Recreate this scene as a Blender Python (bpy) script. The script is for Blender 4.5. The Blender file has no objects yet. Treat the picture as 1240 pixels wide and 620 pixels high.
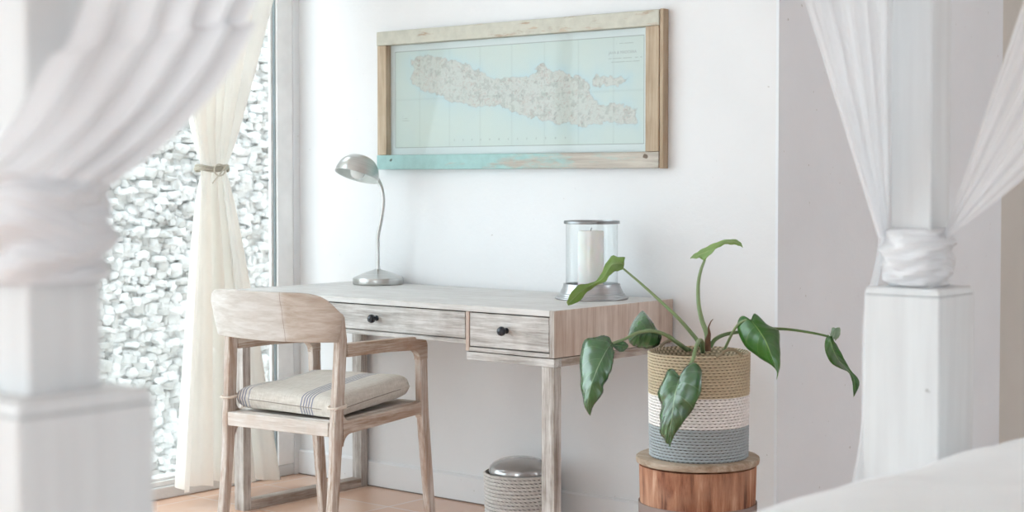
import bpy, bmesh, math, random
import numpy as np
from mathutils import Vector, Matrix, noise
random.seed(7)
PI = math.pi
scn = bpy.context.scene
COL = scn.collection

# ------------------------------------------------------------------ camera
F, TH, PITCH, SY, H = 1940.5, math.radians(39.676), math.radians(1.831), 31.6, 1.132
cam = bpy.data.cameras.new('camera'); camo = bpy.data.objects.new('camera', cam); COL.objects.link(camo)
cam.sensor_width = 36.0; cam.lens = F / 1240 * 36; cam.shift_y = -SY / 1240
camo.location = (0, 0, H); camo.rotation_euler = (PI / 2 - PITCH, 0, TH)
cam.dof.use_dof = True; cam.dof.focus_distance = 4.7; cam.dof.aperture_fstop = 4.6
cam.clip_start = 0.02
scn.camera = camo
CT, ST, CP, SP = math.cos(TH), math.sin(TH), math.cos(PITCH), math.sin(PITCH)

def ray(px, py):
    r = (px - 620) / F; u = -(py - 310 + SY) / F
    g = CP + u * SP; z = -SP + u * CP
    return Vector((r * CT - g * ST, r * ST + g * CT, z))
def at(px, py, d): return Vector((0, 0, H)) + ray(px, py) * d
def on_x(px, py, X): v = ray(px, py); return Vector((0, 0, H)) + v * (X / v.x)
def on_y(px, py, Y): v = ray(px, py); return Vector((0, 0, H)) + v * (Y / v.y)

# ------------------------------------------------------------------ object helpers
def tag(o, label=None, cat=None, group=None, kind=None):
    if label: o['label'] = label
    if cat: o['category'] = cat
    if group: o['group'] = group
    if kind: o['kind'] = kind
    return o
def thing(name, label, cat, loc=(0, 0, 0), rz=0, group=None):
    o = bpy.data.objects.new(name, None); COL.objects.link(o)
    o.location = loc; o.rotation_euler = (0, 0, rz); o.empty_display_size = .05
    return tag(o, label, cat, group)
def link(name, me, mat=None, parent=None, smooth=False, bevel=0, seg=2, solid=0, subsurf=0, loc=None, soff=0):
    o = bpy.data.objects.new(name, me); COL.objects.link(o)
    if mat: me.materials.append(mat)
    if parent: o.parent = parent
    if loc is not None: o.location = loc
    if smooth:
        me.polygons.foreach_set('use_smooth', [True] * len(me.polygons)); me.set_sharp_from_angle(angle=.75)
    if solid:
        m = o.modifiers.new('s', 'SOLIDIFY'); m.thickness = solid; m.offset = soff
    if bevel:
        m = o.modifiers.new('b', 'BEVEL'); m.width = bevel; m.segments = seg; m.limit_method = 'ANGLE'; m.angle_limit = .6
        m.harden_normals = True
        me.polygons.foreach_set('use_smooth', [True] * len(me.polygons))
    if subsurf:
        m = o.modifiers.new('ss', 'SUBSURF'); m.levels = m.render_levels = subsurf
    return o
def mesh(name, v, f, uv=None):
    me = bpy.data.meshes.new(name); me.from_pydata([tuple(p) for p in v], [], f)
    if uv is not None:
        l = me.uv_layers.new(name='UVMap'); idx = np.empty(len(me.loops), np.int32); me.loops.foreach_get('vertex_index', idx)
        l.data.foreach_set('uv', np.array(uv, np.float32)[idx].ravel())
    me.update(); return me

class MB:
    def __init__(s): s.v = []; s.f = []
    def box(s, x0, x1, y0, y1, z0, z1):
        b = len(s.v)
        s.v += [(x, y, z) for z in (z0, z1) for y in (y0, y1) for x in (x0, x1)]
        s.f += [tuple(b + i for i in q) for q in ((0, 2, 3, 1), (4, 5, 7, 6), (0, 1, 5, 4), (2, 6, 7, 3), (0, 4, 6, 2), (1, 3, 7, 5))]
        return s
    def prism(s, poly, a0, a1, axis='x'):
        """extrude a 2D polygon; axis x: poly=(y,z); y: (x,z); z: (x,y)"""
        b = len(s.v); n = len(poly)
        for a in (a0, a1):
            for p, q in poly:
                s.v.append({'x': (a, p, q), 'y': (p, a, q), 'z': (p, q, a)}[axis])
        s.f.append(tuple(b + i for i in range(n))[::-1]); s.f.append(tuple(b + n + i for i in range(n)))
        for i in range(n):
            j = (i + 1) % n; s.f.append((b + i, b + j, b + n + j, b + n + i))
        return s
    def tube(s, pts, rad, n=12, cap=True, sec=None):
        pts = [Vector(p) for p in pts]; m = len(pts)
        if not hasattr(rad, '__len__'): rad = [rad] * m
        b = len(s.v); up = None
        for i, p in enumerate(pts):
            t = (pts[min(i + 1, m - 1)] - pts[max(i - 1, 0)]).normalized()
            if up is None:
                up = t.orthogonal().normalized()
            up = (up - t * up.dot(t)).normalized(); sd = t.cross(up)
            for k in range(n):
                a = 2 * PI * k / n
                s.v.append(tuple(p + (up * math.cos(a) + sd * math.sin(a)) * rad[i]))
        for i in range(m - 1):
            for k in range(n):
                l = (k + 1) % n
                s.f.append((b + i * n + k, b + i * n + l, b + (i + 1) * n + l, b + (i + 1) * n + k))
        if cap:
            s.f.append(tuple(b + k for k in range(n))[::-1]); s.f.append(tuple(b + (m - 1) * n + k for k in range(n)))
        return s
    def torus(s, c, R, r, n=32, k=8, axis='z', sy=1):
        b = len(s.v)
        for i in range(n):
            a = 2 * PI * i / n
            for j in range(k):
                t = 2 * PI * j / k; rr = R + r * math.cos(t); h = r * math.sin(t)
                p = {'z': (rr * math.cos(a), rr * math.sin(a) * sy, h), 'y': (rr * math.cos(a), h, rr * math.sin(a))}[axis]
                s.v.append((c[0] + p[0], c[1] + p[1], c[2] + p[2]))
        for i in range(n):
            for j in range(k):
                i2 = (i + 1) % n; j2 = (j + 1) % k
                s.f.append((b + i * k + j, b + i2 * k + j, b + i2 * k + j2, b + i * k + j2))
        return s
    def make(s, name, mat=None, parent=None, **k):
        me = mesh(name, s.v, s.f)
        bm = bmesh.new(); bm.from_mesh(me); bmesh.ops.recalc_face_normals(bm, faces=bm.faces); bm.to_mesh(me); bm.free()
        return link(name, me, mat, parent, **k)

def spline(pts, n=24):
    """Catmull-Rom through points"""
    P = [Vector(p) for p in pts]; P = [P[0] * 2 - P[1]] + P + [P[-1] * 2 - P[-2]]
    out = []; m = len(P) - 3
    for i in range(n + 1):
        t = i / n * m; k = min(int(t), m - 1); t -= k
        a, b, c, d = P[k:k + 4]
        out.append(.5 * ((2 * b) + (c - a) * t + (2 * a - 5 * b + 4 * c - d) * t * t + (3 * b - a - 3 * c + d) * t ** 3))
    return out
def lathe(prof, n=48, name='lathe', fn=None, closed=False):
    """prof list of (r,z); returns mesh with UVs (u=angle, v=index along profile)"""
    v = []; f = []; uv = []; m = len(prof)
    for i, (r, z) in enumerate(prof):
        for k in range(n + 1):
            a = 2 * PI * k / n; rr = r
            if fn: rr = r + fn(a, z, r, i)
            v.append((rr * math.cos(a), rr * math.sin(a), z)); uv.append((k / n, i / max(1, m - 1)))
    for i in range(m - 1):
        for k in range(n):
            a = i * (n + 1) + k
            f.append((a, a + 1, a + n + 2, a + n + 1))
    me = mesh(name, v, f, uv)
    bm = bmesh.new(); bm.from_mesh(me)
    bmesh.ops.remove_doubles(bm, verts=bm.verts, dist=1e-6)
    bmesh.ops.recalc_face_normals(bm, faces=bm.faces); bm.to_mesh(me); bm.free()
    return me
def grid(fn, nu, nv, name='grid'):
    v = []; uv = []; f = []
    for j in range(nv + 1):
        for i in range(nu + 1):
            v.append(tuple(fn(i / nu, j / nv))); uv.append((i / nu, j / nv))
    for j in range(nv):
        for i in range(nu):
            a = j * (nu + 1) + i; f.append((a, a + 1, a + nu + 2, a + nu + 1))
    return mesh(name, v, f, uv)

# ------------------------------------------------------------------ materials
def lin(c):
    return tuple(((x / 255) / 12.92 if x / 255 <= .04045 else ((x / 255 + .055) / 1.055) ** 2.4) for x in c[:3]) + (1,)
class NT:
    def __init__(s, name):
        s.m = bpy.data.materials.new(name); s.m.use_nodes = True; s.t = s.m.node_tree; s.N = s.t.nodes; s.L = s.t.links
        s.b = s.N['Principled BSDF']; s.out = s.N['Material Output']
    def n(s, typ, **k):
        d = s.N.new('ShaderNode' + typ)
        for a, b in k.items():
            if a.startswith('i_'):
                key = a[2:]; key = int(key) if key.isdigit() else key.replace('_', ' ')
                if hasattr(b, 'bl_idname') or isinstance(b, bpy.types.NodeSocket): s.L.new(b, d.inputs[key])
                else: d.inputs[key].default_value = b
            else: setattr(d, a, b)
        return d
    def coord(s, kind='Object'): return s.n('TexCoord').outputs[kind]
    def map(s, vec, scale=(1, 1, 1), rot=(0, 0, 0), loc=(0, 0, 0)):
        return s.n('Mapping', i_Vector=vec, i_Scale=scale, i_Rotation=rot, i_Location=loc).outputs[0]
    def noise(s, vec, scale, detail=4, rough=.55, dist=0):
        return s.n('TexNoise', i_Vector=vec, i_Scale=scale, i_Detail=detail, i_Roughness=rough, i_Distortion=dist).outputs[0]
    def ramp(s, fac, stops):
        r = s.n('ValToRGB', i_Fac=fac); e = r.color_ramp.elements
        while len(e) < len(stops): e.new(.5)
        for q, (p, c) in zip(e, stops): q.position = p; q.color = c if len(c) == 4 else lin(c)
        return r.outputs[0]
    def mix(s, f, a, b, mode='MIX'):
        d = s.n('Mix', data_type='RGBA', blend_type=mode)
        for sock, val in ((d.inputs[0], f), (d.inputs[6], a), (d.inputs[7], b)):
            if isinstance(val, bpy.types.NodeSocket): s.L.new(val, sock)
            else: sock.default_value = val if (sock == d.inputs[0] or not hasattr(val, '__len__') or len(val) == 4) else lin(val)
        return d.outputs[2]
    def math(s, op, a, b=0.0, c=None):
        d = s.n('Math', operation=op)
        for i, v in enumerate((a, b, c)):
            if v is None: continue
            if isinstance(v, bpy.types.NodeSocket): s.L.new(v, d.inputs[i])
            else: d.inputs[i].default_value = v
        return d.outputs[0]
    def bump(s, h, strength=.3, dist=.01):
        o = s.n('Bump', i_Height=h, i_Strength=strength, i_Distance=dist).outputs[0]
        s.L.new(o, s.b.inputs['Normal']); return o
    def base(s, c, rough=.5, metal=0, spec=.5):
        if isinstance(c, bpy.types.NodeSocket): s.L.new(c, s.b.inputs['Base Color'])
        else: s.b.inputs['Base Color'].default_value = lin(c)
        if isinstance(rough, bpy.types.NodeSocket): s.L.new(rough, s.b.inputs['Roughness'])
        else: s.b.inputs['Roughness'].default_value = rough
        s.b.inputs['Metallic'].default_value = metal; s.b.inputs['Specular IOR Level'].default_value = spec
        return s

def m_plain(name, c, rough=.5, metal=0, var=.03, spec=.5):
    t = NT(name); n = t.noise(t.coord(), 9, 3)
    d = tuple(max(0, x * (1 - var * 2)) for x in c)
    t.base(t.ramp(n, [(.3, d), (.7, c)]), rough, metal, spec); return t.m
def m_plaster(name, c, bump=.25):
    t = NT(name); v = t.coord()
    a = t.noise(v, 1.3, 5); b = t.noise(v, 38, 5); e = t.noise(v, 7, 6, .65)
    d = tuple(x * .965 for x in c)
    col = t.ramp(a, [(.3, d), (.7, c)])
    spots = t.ramp(t.noise(v, 55, 2, .4), [(.0, (190, 184, 174)), (.21, (190, 184, 174)), (.24, (255, 255, 255))])
    col = t.mix(.5, col, spots, 'MULTIPLY')
    t.base(col, .85, 0, .25)
    h = t.math('ADD', t.math('MULTIPLY', b, .35), e)
    t.bump(h, bump, .012); return t.m
def m_wood(name, light, dark, axis='x', amount=.5, scale=1.0, rough=.65, fine=1.0, brown=None):
    """whitewashed timber: grain runs along the named axis"""
    t = NT(name); s = {'x': (1.2, 22, 22), 'y': (22, 1.2, 22), 'z': (22, 22, 1.2)}[axis]
    s = tuple(q * scale for q in s)
    v = t.coord(); mv = t.map(v, s)
    g = t.noise(mv, 1.6, 6, .62, .6); g2 = t.noise(t.map(v, tuple(q * 3.2 for q in s)), 2.2, 4, .7)
    blot = t.noise(v, 5.5 * scale, 4, .6)
    g3 = t.math('ADD', t.math('MULTIPLY', g, .6), t.math('MULTIPLY', g2, .4 * fine))
    g4 = t.math('ADD', g3, t.math('MULTIPLY', t.math('SUBTRACT', blot, .5), .35))
    lo = .5 * (.6 + .4 * fine) - .14; hi = lo + .26
    mid = tuple(light[i] * (1 - amount) + dark[i] * amount for i in range(3))
    col = t.ramp(g4, [(lo, dark), ((lo + hi) / 2, mid), (hi, light)])
    if brown is not None:
        col = t.mix(t.ramp(blot, [(.45, (0, 0, 0)), (.62, (255, 255, 255))]), col, t.mix(.55, col, brown))
    t.base(col, rough, 0, .35); t.bump(g3, .35, .004); return t.m
def m_metal(name, c, rough=.25, aniso=False):
    t = NT(name); v = t.map(t.coord(), (3, 3, 160)); n = t.noise(v, 2, 2)
    t.base(t.ramp(n, [(.3, tuple(x * .93 for x in c)), (.7, c)]), t.ramp(n, [(.3, (rough * 235,) * 3), (.7, (rough * 275,) * 3)]), 1)
    t.b.inputs['Roughness'].default_value = rough
    for l in list(t.b.inputs['Roughness'].links): t.L.remove(l)
    return t.m
def m_cloth(name, c, trans=.35, weave=900, see=0.0, rough=.9):
    t = NT(name); v = t.coord(); w = t.noise(v, 240, 2); big = t.noise(v, 6, 3)
    col = t.ramp(big, [(.3, tuple(x * .975 for x in c)), (.7, c)])
    t.base(col, rough, 0, .15); t.bump(w, .12, .002)
    tr = t.n('BsdfTranslucent'); t.L.new(col, tr.inputs[0])
    mx = t.n('MixShader', i_0=trans); t.L.new(t.b.outputs[0], mx.inputs[1]); t.L.new(tr.outputs[0], mx.inputs[2])
    last = mx.outputs[0]
    if see:
        tp = t.n('BsdfTransparent'); m2 = t.n('MixShader', i_0=see); t.L.new(last, m2.inputs[1]); t.L.new(tp.outputs[0], m2.inputs[2]); last = m2.outputs[0]
    t.L.new(last, t.out.inputs[0]); return t.m
def m_glass(name, tint=(250, 253, 252), refl=.9):
    t = NT(name); tp = t.n('BsdfTransparent'); tp.inputs[0].default_value = lin(tint)
    gl = t.n('BsdfGlossy'); gl.inputs['Roughness'].default_value = .03
    fr = t.n('LayerWeight', i_Blend=.5); mx = t.n('MixShader')
    t.L.new(t.math('MULTIPLY', t.math('ADD', t.math('POWER', fr.outputs['Facing'], 4.0), .04), refl), mx.inputs[0]); t.L.new(tp.outputs[0], mx.inputs[1]); t.L.new(gl.outputs[0], mx.inputs[2])
    t.L.new(mx.outputs[0], t.out.inputs[0]); return t.m

M_wall = m_plaster('white_plaster', (233, 234, 236))
M_wall2 = m_plaster('grey_white_plaster', (234, 238, 243), .15)
M_ceil = m_plaster('ceiling_paint', (240, 240, 240), .1)
M_trim = m_plain('white_gloss_paint', (250, 250, 250), .4)
M_post = None
def m_post():
    t = NT('white_painted_timber'); v = t.coord(); n = t.noise(t.map(v, (14, 14, 1)), 3, 5)
    sp = t.ramp(t.noise(v, 30, 3, .5), [(.0, (140, 135, 128)), (.2, (140, 135, 128)), (.23, (255, 255, 255))])
    col = t.mix(.6, t.ramp(n, [(.3, (212, 213, 214)), (.7, (222, 224, 225))]), sp, 'MULTIPLY')
    t.base(col, .6); t.bump(n, .15, .004); return t.m
M_post = m_post()
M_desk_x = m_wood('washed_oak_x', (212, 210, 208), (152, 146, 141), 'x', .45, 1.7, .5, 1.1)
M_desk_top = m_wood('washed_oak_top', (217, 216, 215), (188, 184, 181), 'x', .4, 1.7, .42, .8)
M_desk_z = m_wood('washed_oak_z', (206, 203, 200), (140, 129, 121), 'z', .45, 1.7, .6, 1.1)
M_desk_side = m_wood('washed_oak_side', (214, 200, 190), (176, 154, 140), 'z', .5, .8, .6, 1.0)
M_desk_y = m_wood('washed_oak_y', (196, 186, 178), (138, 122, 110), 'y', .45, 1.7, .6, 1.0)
M_gap = m_plain('recess_shade', (70, 64, 60), .9)  # painted shade for the desk gaps
M_ch_z = m_wood('washed_teak_z', (222, 219, 216), (154, 128, 108), 'z', .42, 1.35, .6, 1.2, brown=(156, 122, 98))
M_ch_x = m_wood('washed_teak_x', (224, 221, 218), (180, 168, 158), 'x', .36, 1.35, .6, 1.1, brown=(184, 164, 148))
M_ch_y = m_wood('washed_teak_y', (214, 207, 200), (154, 128, 108), 'y', .45, 1.35, .6, 1.1, brown=(156, 122, 98))
M_metal = m_metal('brushed_nickel', (205, 205, 203), .28)
M_metal_in = m_plain('pale_enamel', (225, 230, 228), .35)
M_pewter = m_metal('polished_pewter', (188, 188, 190), .3)
M_bulb = m_plain('bulb_glass', (238, 240, 238), .15)
M_black = m_plain('black_knob', (38, 44, 54), .22, 0, .05)
M_candle = m_plain('candle_wax', (244, 243, 239), .5)
M_candle.node_tree.nodes['Principled BSDF'].inputs['Subsurface Weight'].default_value = .3
M_glass = m_glass('window_glass', (252, 254, 254), .5)
M_glass2 = m_glass('clear_glass', (249, 251, 251), 1.0)
M_glass3 = m_glass('picture_glass', (252, 253, 253), .3)
M_gasket = m_plain('grey_gasket', (160, 174, 180), .5)
M_sheer = m_cloth('white_muslin', (240, 240, 242), .35, see=.10)
M_sheer2 = m_cloth('white_muslin_knot', (240, 240, 242), .2)
M_cream = m_cloth('cream_cotton', (251, 248, 243), .36, see=.04)
M_duvet = m_cloth('white_bed_linen', (247, 248, 249), .1)
M_cord = m_plain('jute_cord', (206, 200, 184), .8, 0, .15)
M_tie = m_plain('cotton_tape', (226, 214, 202), .8)

# ------------------------------------------------------------------ room
W = 4.2; XL = -4.538; XE = -2.449
def struct(name, mb, mat, **k): return tag(mb.make(name, mat, **k), kind='structure')
def m_floor():
    t = NT('terracotta_tiles'); v = t.coord()
    mv = t.map(v, (1, 1, 1), (0, 0, 0), (.12, .07, 0))
    b = t.n('TexBrick', offset=0.0, i_Vector=mv, i_Scale=1.0, i_Mortar_Size=.004, i_Mortar_Smooth=.2, i_Brick_Width=.31, i_Row_Height=.31)
    b.inputs['Color1'].default_value = lin((220, 176, 150)); b.inputs['Color2'].default_value = lin((226, 188, 164)); b.inputs['Mortar'].default_value = lin((226, 206, 192))
    n = t.noise(v, 3.0, 5, .6)
    col = t.mix(t.ramp(n, [(.35, (0, 0, 0)), (.7, (150, 150, 150))]), b.outputs[0], (228, 192, 172))
    t.base(col, .2, 0, .65); t.bump(b.outputs[1], -.15, .004); return t.m
struct('floor', MB().box(-4.7, 3.2, -3.0, 8.4, -.1, 0), m_floor())
struct('ceiling', MB().box(-4.75, 3.3, -3.0, 8.6, 2.6, 2.72), M_ceil)
struct('wall_back', MB().box(-4.585, XE - .01, W, W + .25, 0, 2.6), M_wall)
struct('wall_side', MB().box(XE - .2, XE - .01, W + .25, 5.856, 0, 2.6).box(XE - .01, XE, W, 5.856, 0, 2.6), M_wall2)
struct('wall_alcove', MB().box(-4.0, XE - .12, 5.856, 8.4, 0, 2.6), m_plaster('alcove_plaster', (214, 211, 205), .15))
struct('wall_far', MB().box(-4.0, 3.3, 8.4, 8.6, 0, 2.6), m_plaster('far_plaster', (206, 203, 198), .15))
struct('wall_right', MB().box(3.2, 3.3, 7.3, 8.4, 0, 2.6).box(3.2, 3.3, -3.0, 5.1, 0, 2.6).box(3.2, 3.3, 5.1, 7.3, 2.3, 2.6).box(3.2, 3.3, 5.1, 7.3, 0, .1), M_wall2)  # unseen wall; its opening is added to light the side wall
struct('wall_front', MB().box(-4.75, -.6, -3.1, -3.0, 0, 2.6).box(1.6, 3.3, -3.1, -3.0, 0, 2.6).box(-.6, 1.6, -3.1, -3.0, 2.3, 2.6), M_wall)  # unseen wall closing off front light; opening added for fill behind the camera
struct('wall_left', MB().box(-4.585, XL, 4.168, W, 0, 2.6).box(-4.75, XL, -3.0, -2.7, 0, 2.6).box(-4.75, XL, -2.7, 4.168, 2.45, 2.6), M_wall)
# low step under the sliding door
struct('trim_1', MB().box(-4.75, XL, -2.7, 4.168, -.0, .044), m_plaster('step_plaster', (222, 222, 222), .3), bevel=.006)
bb = MB(); bb.prism([(W, 0), (W - .012, 0), (W - .012, .088), (W - .006, .095), (W, .095)], XL, XE, 'x')
struct('baseboard_back', bb, M_wall)
struct('baseboard_gap', MB().box(XL, XE, W - .0145, W - .0118, 0.0005, .0035), m_plain('joint_shade', (120, 105, 98), .9))  # dark strip paints a shadow line along the foot of the baseboard
bpy.data.objects['baseboard_gap'].name = 'baseboard_shade_line'

# sliding glass door
door = bpy.data.objects.new('door_1', None); COL.objects.link(door); door.location = (-4.6, 4.168, .044); tag(door, kind='structure')
def dpart(name, mat, *bx, bevel=.003):
    mb = MB()
    for b in bx: mb.box(b[0] + 4.6, b[1] + 4.6, b[2] - 4.168, b[3] - 4.168, b[4] - .044, b[5] - .044)
    return mb.make(name, mat, door, bevel=bevel)
dpart('door_frame', M_trim, (-4.580, -4.541, 4.09, 4.168, .044, 2.45), (-4.63, -4.552, -2.7, -2.64, .044, 2.45), (-4.63, -4.552, -2.64, 4.09, 2.37, 2.45), (-4.63, -4.552, -2.64, 4.09, .044, .062))
dpart('gasket', M_gasket, (-4.558, -4.5505, 4.083, 4.0898, .062, 2.37), bevel=0)
dpart('sash', M_trim, (-4.572, -4.559, 4.072, 4.0898, .062, 2.37), (-4.605, -4.565, 2.42, 2.5, .062, 2.37), (-4.605, -4.565, -.05, .03, .062, 2.37), (-4.605, -4.565, -2.64, -2.61, .062, 2.37), (-4.605, -4.565, -2.61, 4.062, .062, .072))
dpart('glass', M_glass, (-4.567, -4.563, 2.5, 4.072, .072, 2.37), (-4.567, -4.563, .03, 2.42, .072, 2.37), (-4.567, -4.563, -2.61, -.05, .072, 2.37), bevel=0)

# ------------------------------------------------------------------ garden stone wall outside
def stone_wall():
    bm = bmesh.new(); bmesh.ops.create_icosphere(bm, subdivisions=2, radius=1)
    V = np.array([v.co[:] for v in bm.verts]); Fc = np.array([[v.index for v in f.verts] for f in bm.faces]); bm.free()
    S = np.sign(V) * np.abs(V) ** .5
    rng = np.random.default_rng(5)
    vs = []; fs = []; tone = []; k = 0; z = -.35
    while z < 2.7:
        rh = rng.uniform(.018, .033); y = 3.1 + rng.uniform(-.05, 0)
        while y < 6.1:
            w = rng.uniform(.022, .075)
            hh = rh * rng.uniform(.82, 1.3)
            P = S * np.array([rng.uniform(.030, .042), w * .55, hh * .68])
            P *= 1 + rng.normal(0, .085, (len(P), 1))
            P += rng.normal(0, .002, P.shape)
            a = rng.normal(0, .16); c, s = math.cos(a), math.sin(a)
            R = np.array([[1, 0, 0], [0, c, -s], [0, s, c]]); b = rng.normal(0, .25); c, s = math.cos(b), math.sin(b)
            R = R @ np.array([[c, -s, 0], [s, c, 0], [0, 0, 1]])
            P = P @ R.T + np.array([-5.74 + rng.uniform(-.02, .022), y + w / 2, z + rh / 2 + rng.normal(0, .006)])
            vs.append(P); fs.append(Fc + k); tone.append(np.full(len(P), rng.uniform(0, 1))); k += len(P)
            y += w * .98
        z += rh
    vs = np.vstack(vs); fs = np.vstack(fs); tone = np.concatenate(tone)
    me = bpy.data.meshes.new('stone_wall'); me.from_pydata(vs.tolist(), [], fs.tolist())
    at_ = me.attributes.new('tone', 'FLOAT', 'POINT'); at_.data.foreach_set('value', tone.astype(np.float32))
    t = NT('pale_fieldstone'); a = t.n('Attribute', attribute_name='tone').outputs['Fac']
    v = t.coord(); n = t.noise(v, 26, 5, .6)
    c = t.ramp(a, [(0, (208, 207, 205)), (.35, (230, 230, 229)), (1, (246, 246, 246))])
    c = t.mix(.5, c, t.ramp(n, [(.3, (214, 214, 214)), (.6, (255, 255, 255))]), 'MULTIPLY')
    t.base(c, .85, 0, .2); t.bump(n, .6, .01)
    return link('stone_wall', me, t.m, smooth=True)
sw = stone_wall(); sw.name = 'wall_garden'; tag(sw, kind='structure')
struct('wall_garden_backing', MB().box(-6.0, -5.728, 3.0, 6.2, -.4, 2.68), m_plain('grey_mortar', (215, 215, 213), .95))
bpy.data.objects['wall_garden_backing'].name = 'wall_outside'
struct('ground', MB().box(-7.5, -4.7, -4, 9, -.45, -.3), m_plain('pale_gravel', (214, 212, 206), .9))

# ------------------------------------------------------------------ desk
X0, X1, YF, ZT = -4.214, -2.817, 3.585, .755
desk = thing('writing_desk', 'whitewashed wooden writing desk with three drawers against the white wall', 'desk', ((X0 + X1) / 2, (YF + W) / 2, 0))
def L_(x0, x1, y0, y1, z0, z1):
    cx, cy = (X0 + X1) / 2, (YF + W) / 2
    return (x0 - cx, x1 - cx, y0 - cy, y1 - cy, z0, z1)
YB = W - .013
BX = .336   # width of each pedestal box
ZB = .619; ZC = .640
MB().box(*L_(X0 + .0182, X1 - .0182, YF, YB, ZT - .018, ZT)).make('desktop', M_desk_top, desk, bevel=.0015)
for s in (0, 1):
    xa = X0 if s == 0 else X1 - .018
    sp_ = MB().box(*L_(xa, xa + .018, YF, YB, ZB, ZT)).make('side_panel', M_desk_side, desk, bevel=.001)
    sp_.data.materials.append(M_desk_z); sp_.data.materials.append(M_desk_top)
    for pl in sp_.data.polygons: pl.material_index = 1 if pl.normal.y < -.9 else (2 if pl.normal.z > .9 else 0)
    xi = X0 + BX - .013 if s == 0 else X1 - BX
    MB().box(*L_(xi, xi + .013, YF, YB, ZB, ZT - .0185)).make('divider_panel', M_desk_side, desk, bevel=.001)
    xb0, xb1 = (X0 + .0185, X0 + BX - .0135) if s == 0 else (X1 - BX + .0135, X1 - .0185)
    MB().box(*L_(xb0, xb1, YF, YB, ZB, ZB + .012)).make('bottom_panel', M_desk_x, desk, bevel=.001)
    # dark block paints the shade behind the drawer so the reveal reads as a gap
    MB().box(*L_(xb0, xb1, YF + .014, YB - .01, ZB + .0125, ZT - .019)).make('drawer_gap_shade', M_gap, desk)
    d = MB().box(*L_(xb0 + .0025, xb1 - .0025, YF + .001, YF + .013, ZB + .0155, ZT - .0215)).make('drawer', M_desk_x, desk, bevel=.0008)
    # base frame under the box
    xr0, xr1 = (X0 + .004, X0 + BX) if s == 0 else (X1 - BX + .0, X1 - .004)
    MB().box(*L_(xr0, xr1, YF + .004, YF + .040, .592, ZB - .003)).make('base_frame', M_desk_x, desk, bevel=.001)
    MB().box(*L_(xr0, xr1, YB - .04, YB, .592, ZB - .003)).make('base_frame', M_desk_x, desk, bevel=.001)
    xs = X0 + .004 if s == 0 else X1 - .040
    MB().box(*L_(xs, xs + .036, YF + .0405, YB - .0405, .592, ZB - .003)).make('base_frame', M_desk_y, desk, bevel=.001)
    MB().box(*L_(xr0 + .004, xr1 - .004, YF + .008, YB - .004, ZB - .0031, ZB)).make('shadow_gap', M_gap, desk)  # dark sheet paints the shade in the joint under the box
    lx0, lx1 = (X0 + .004, X0 + .050) if s == 0 else (X1 - .050, X1 - .004)
    for y0, y1 in ((YF + .004, YF + .038), (YB - .034, YB)):
        MB().box(*L_(lx0, lx1, y0, y1, .0, .5915)).make('leg', M_desk_z, desk, bevel=.0015)
    MB().box(*L_(lx0, lx1, YF + .0385, YB - .0345, .0, .032)).make('floor_rail', M_desk_y, desk, bevel=.0015)
    kx = (X1 - BX / 2 - .010) if s else (X0 + BX / 2 + .01)
    k = link('knob', lathe([(0.0001, 0), (.0085, 0), (.0085, .003), (.0055, .006), (.0055, .012), (.010, .015), (.0135, .020), (.0140, .025), (.012, .031), (.007, .0345), (0.0001, .0355)], 24), M_black, d, smooth=True)
    k.rotation_euler = (PI / 2, 0, 0); k.location = (kx - (X0 + X1) / 2, YF + .001 - (YF + W) / 2, .688)
# centre section
cx0, cx1 = X0 + BX, X1 - BX
MB().box(*L_(cx0 + .0005, cx1 - .0005, YF, YB, ZC, ZC + .013)).make('bottom_panel', M_desk_x, desk, bevel=.001)
MB().box(*L_(cx0 + .001, cx1 - .001, YF + .014, YB - .01, ZC + .0135, ZT - .019)).make('drawer_gap_shade', M_gap, desk)  # dark block paints the shade around the centre drawer
d = MB().box(*L_(cx0 + .004, cx1 - .004, YF + .001, YF + .013, ZC + .0155, ZT - .0215)).make('drawer', M_desk_x, desk, bevel=.0008)
k = link('knob', bpy.data.objects['knob'].data, None, d); k.rotation_euler = (PI / 2, 0, 0); k.location = (-3.525 - (X0 + X1) / 2, YF + .001 - (YF + W) / 2, .695)

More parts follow.
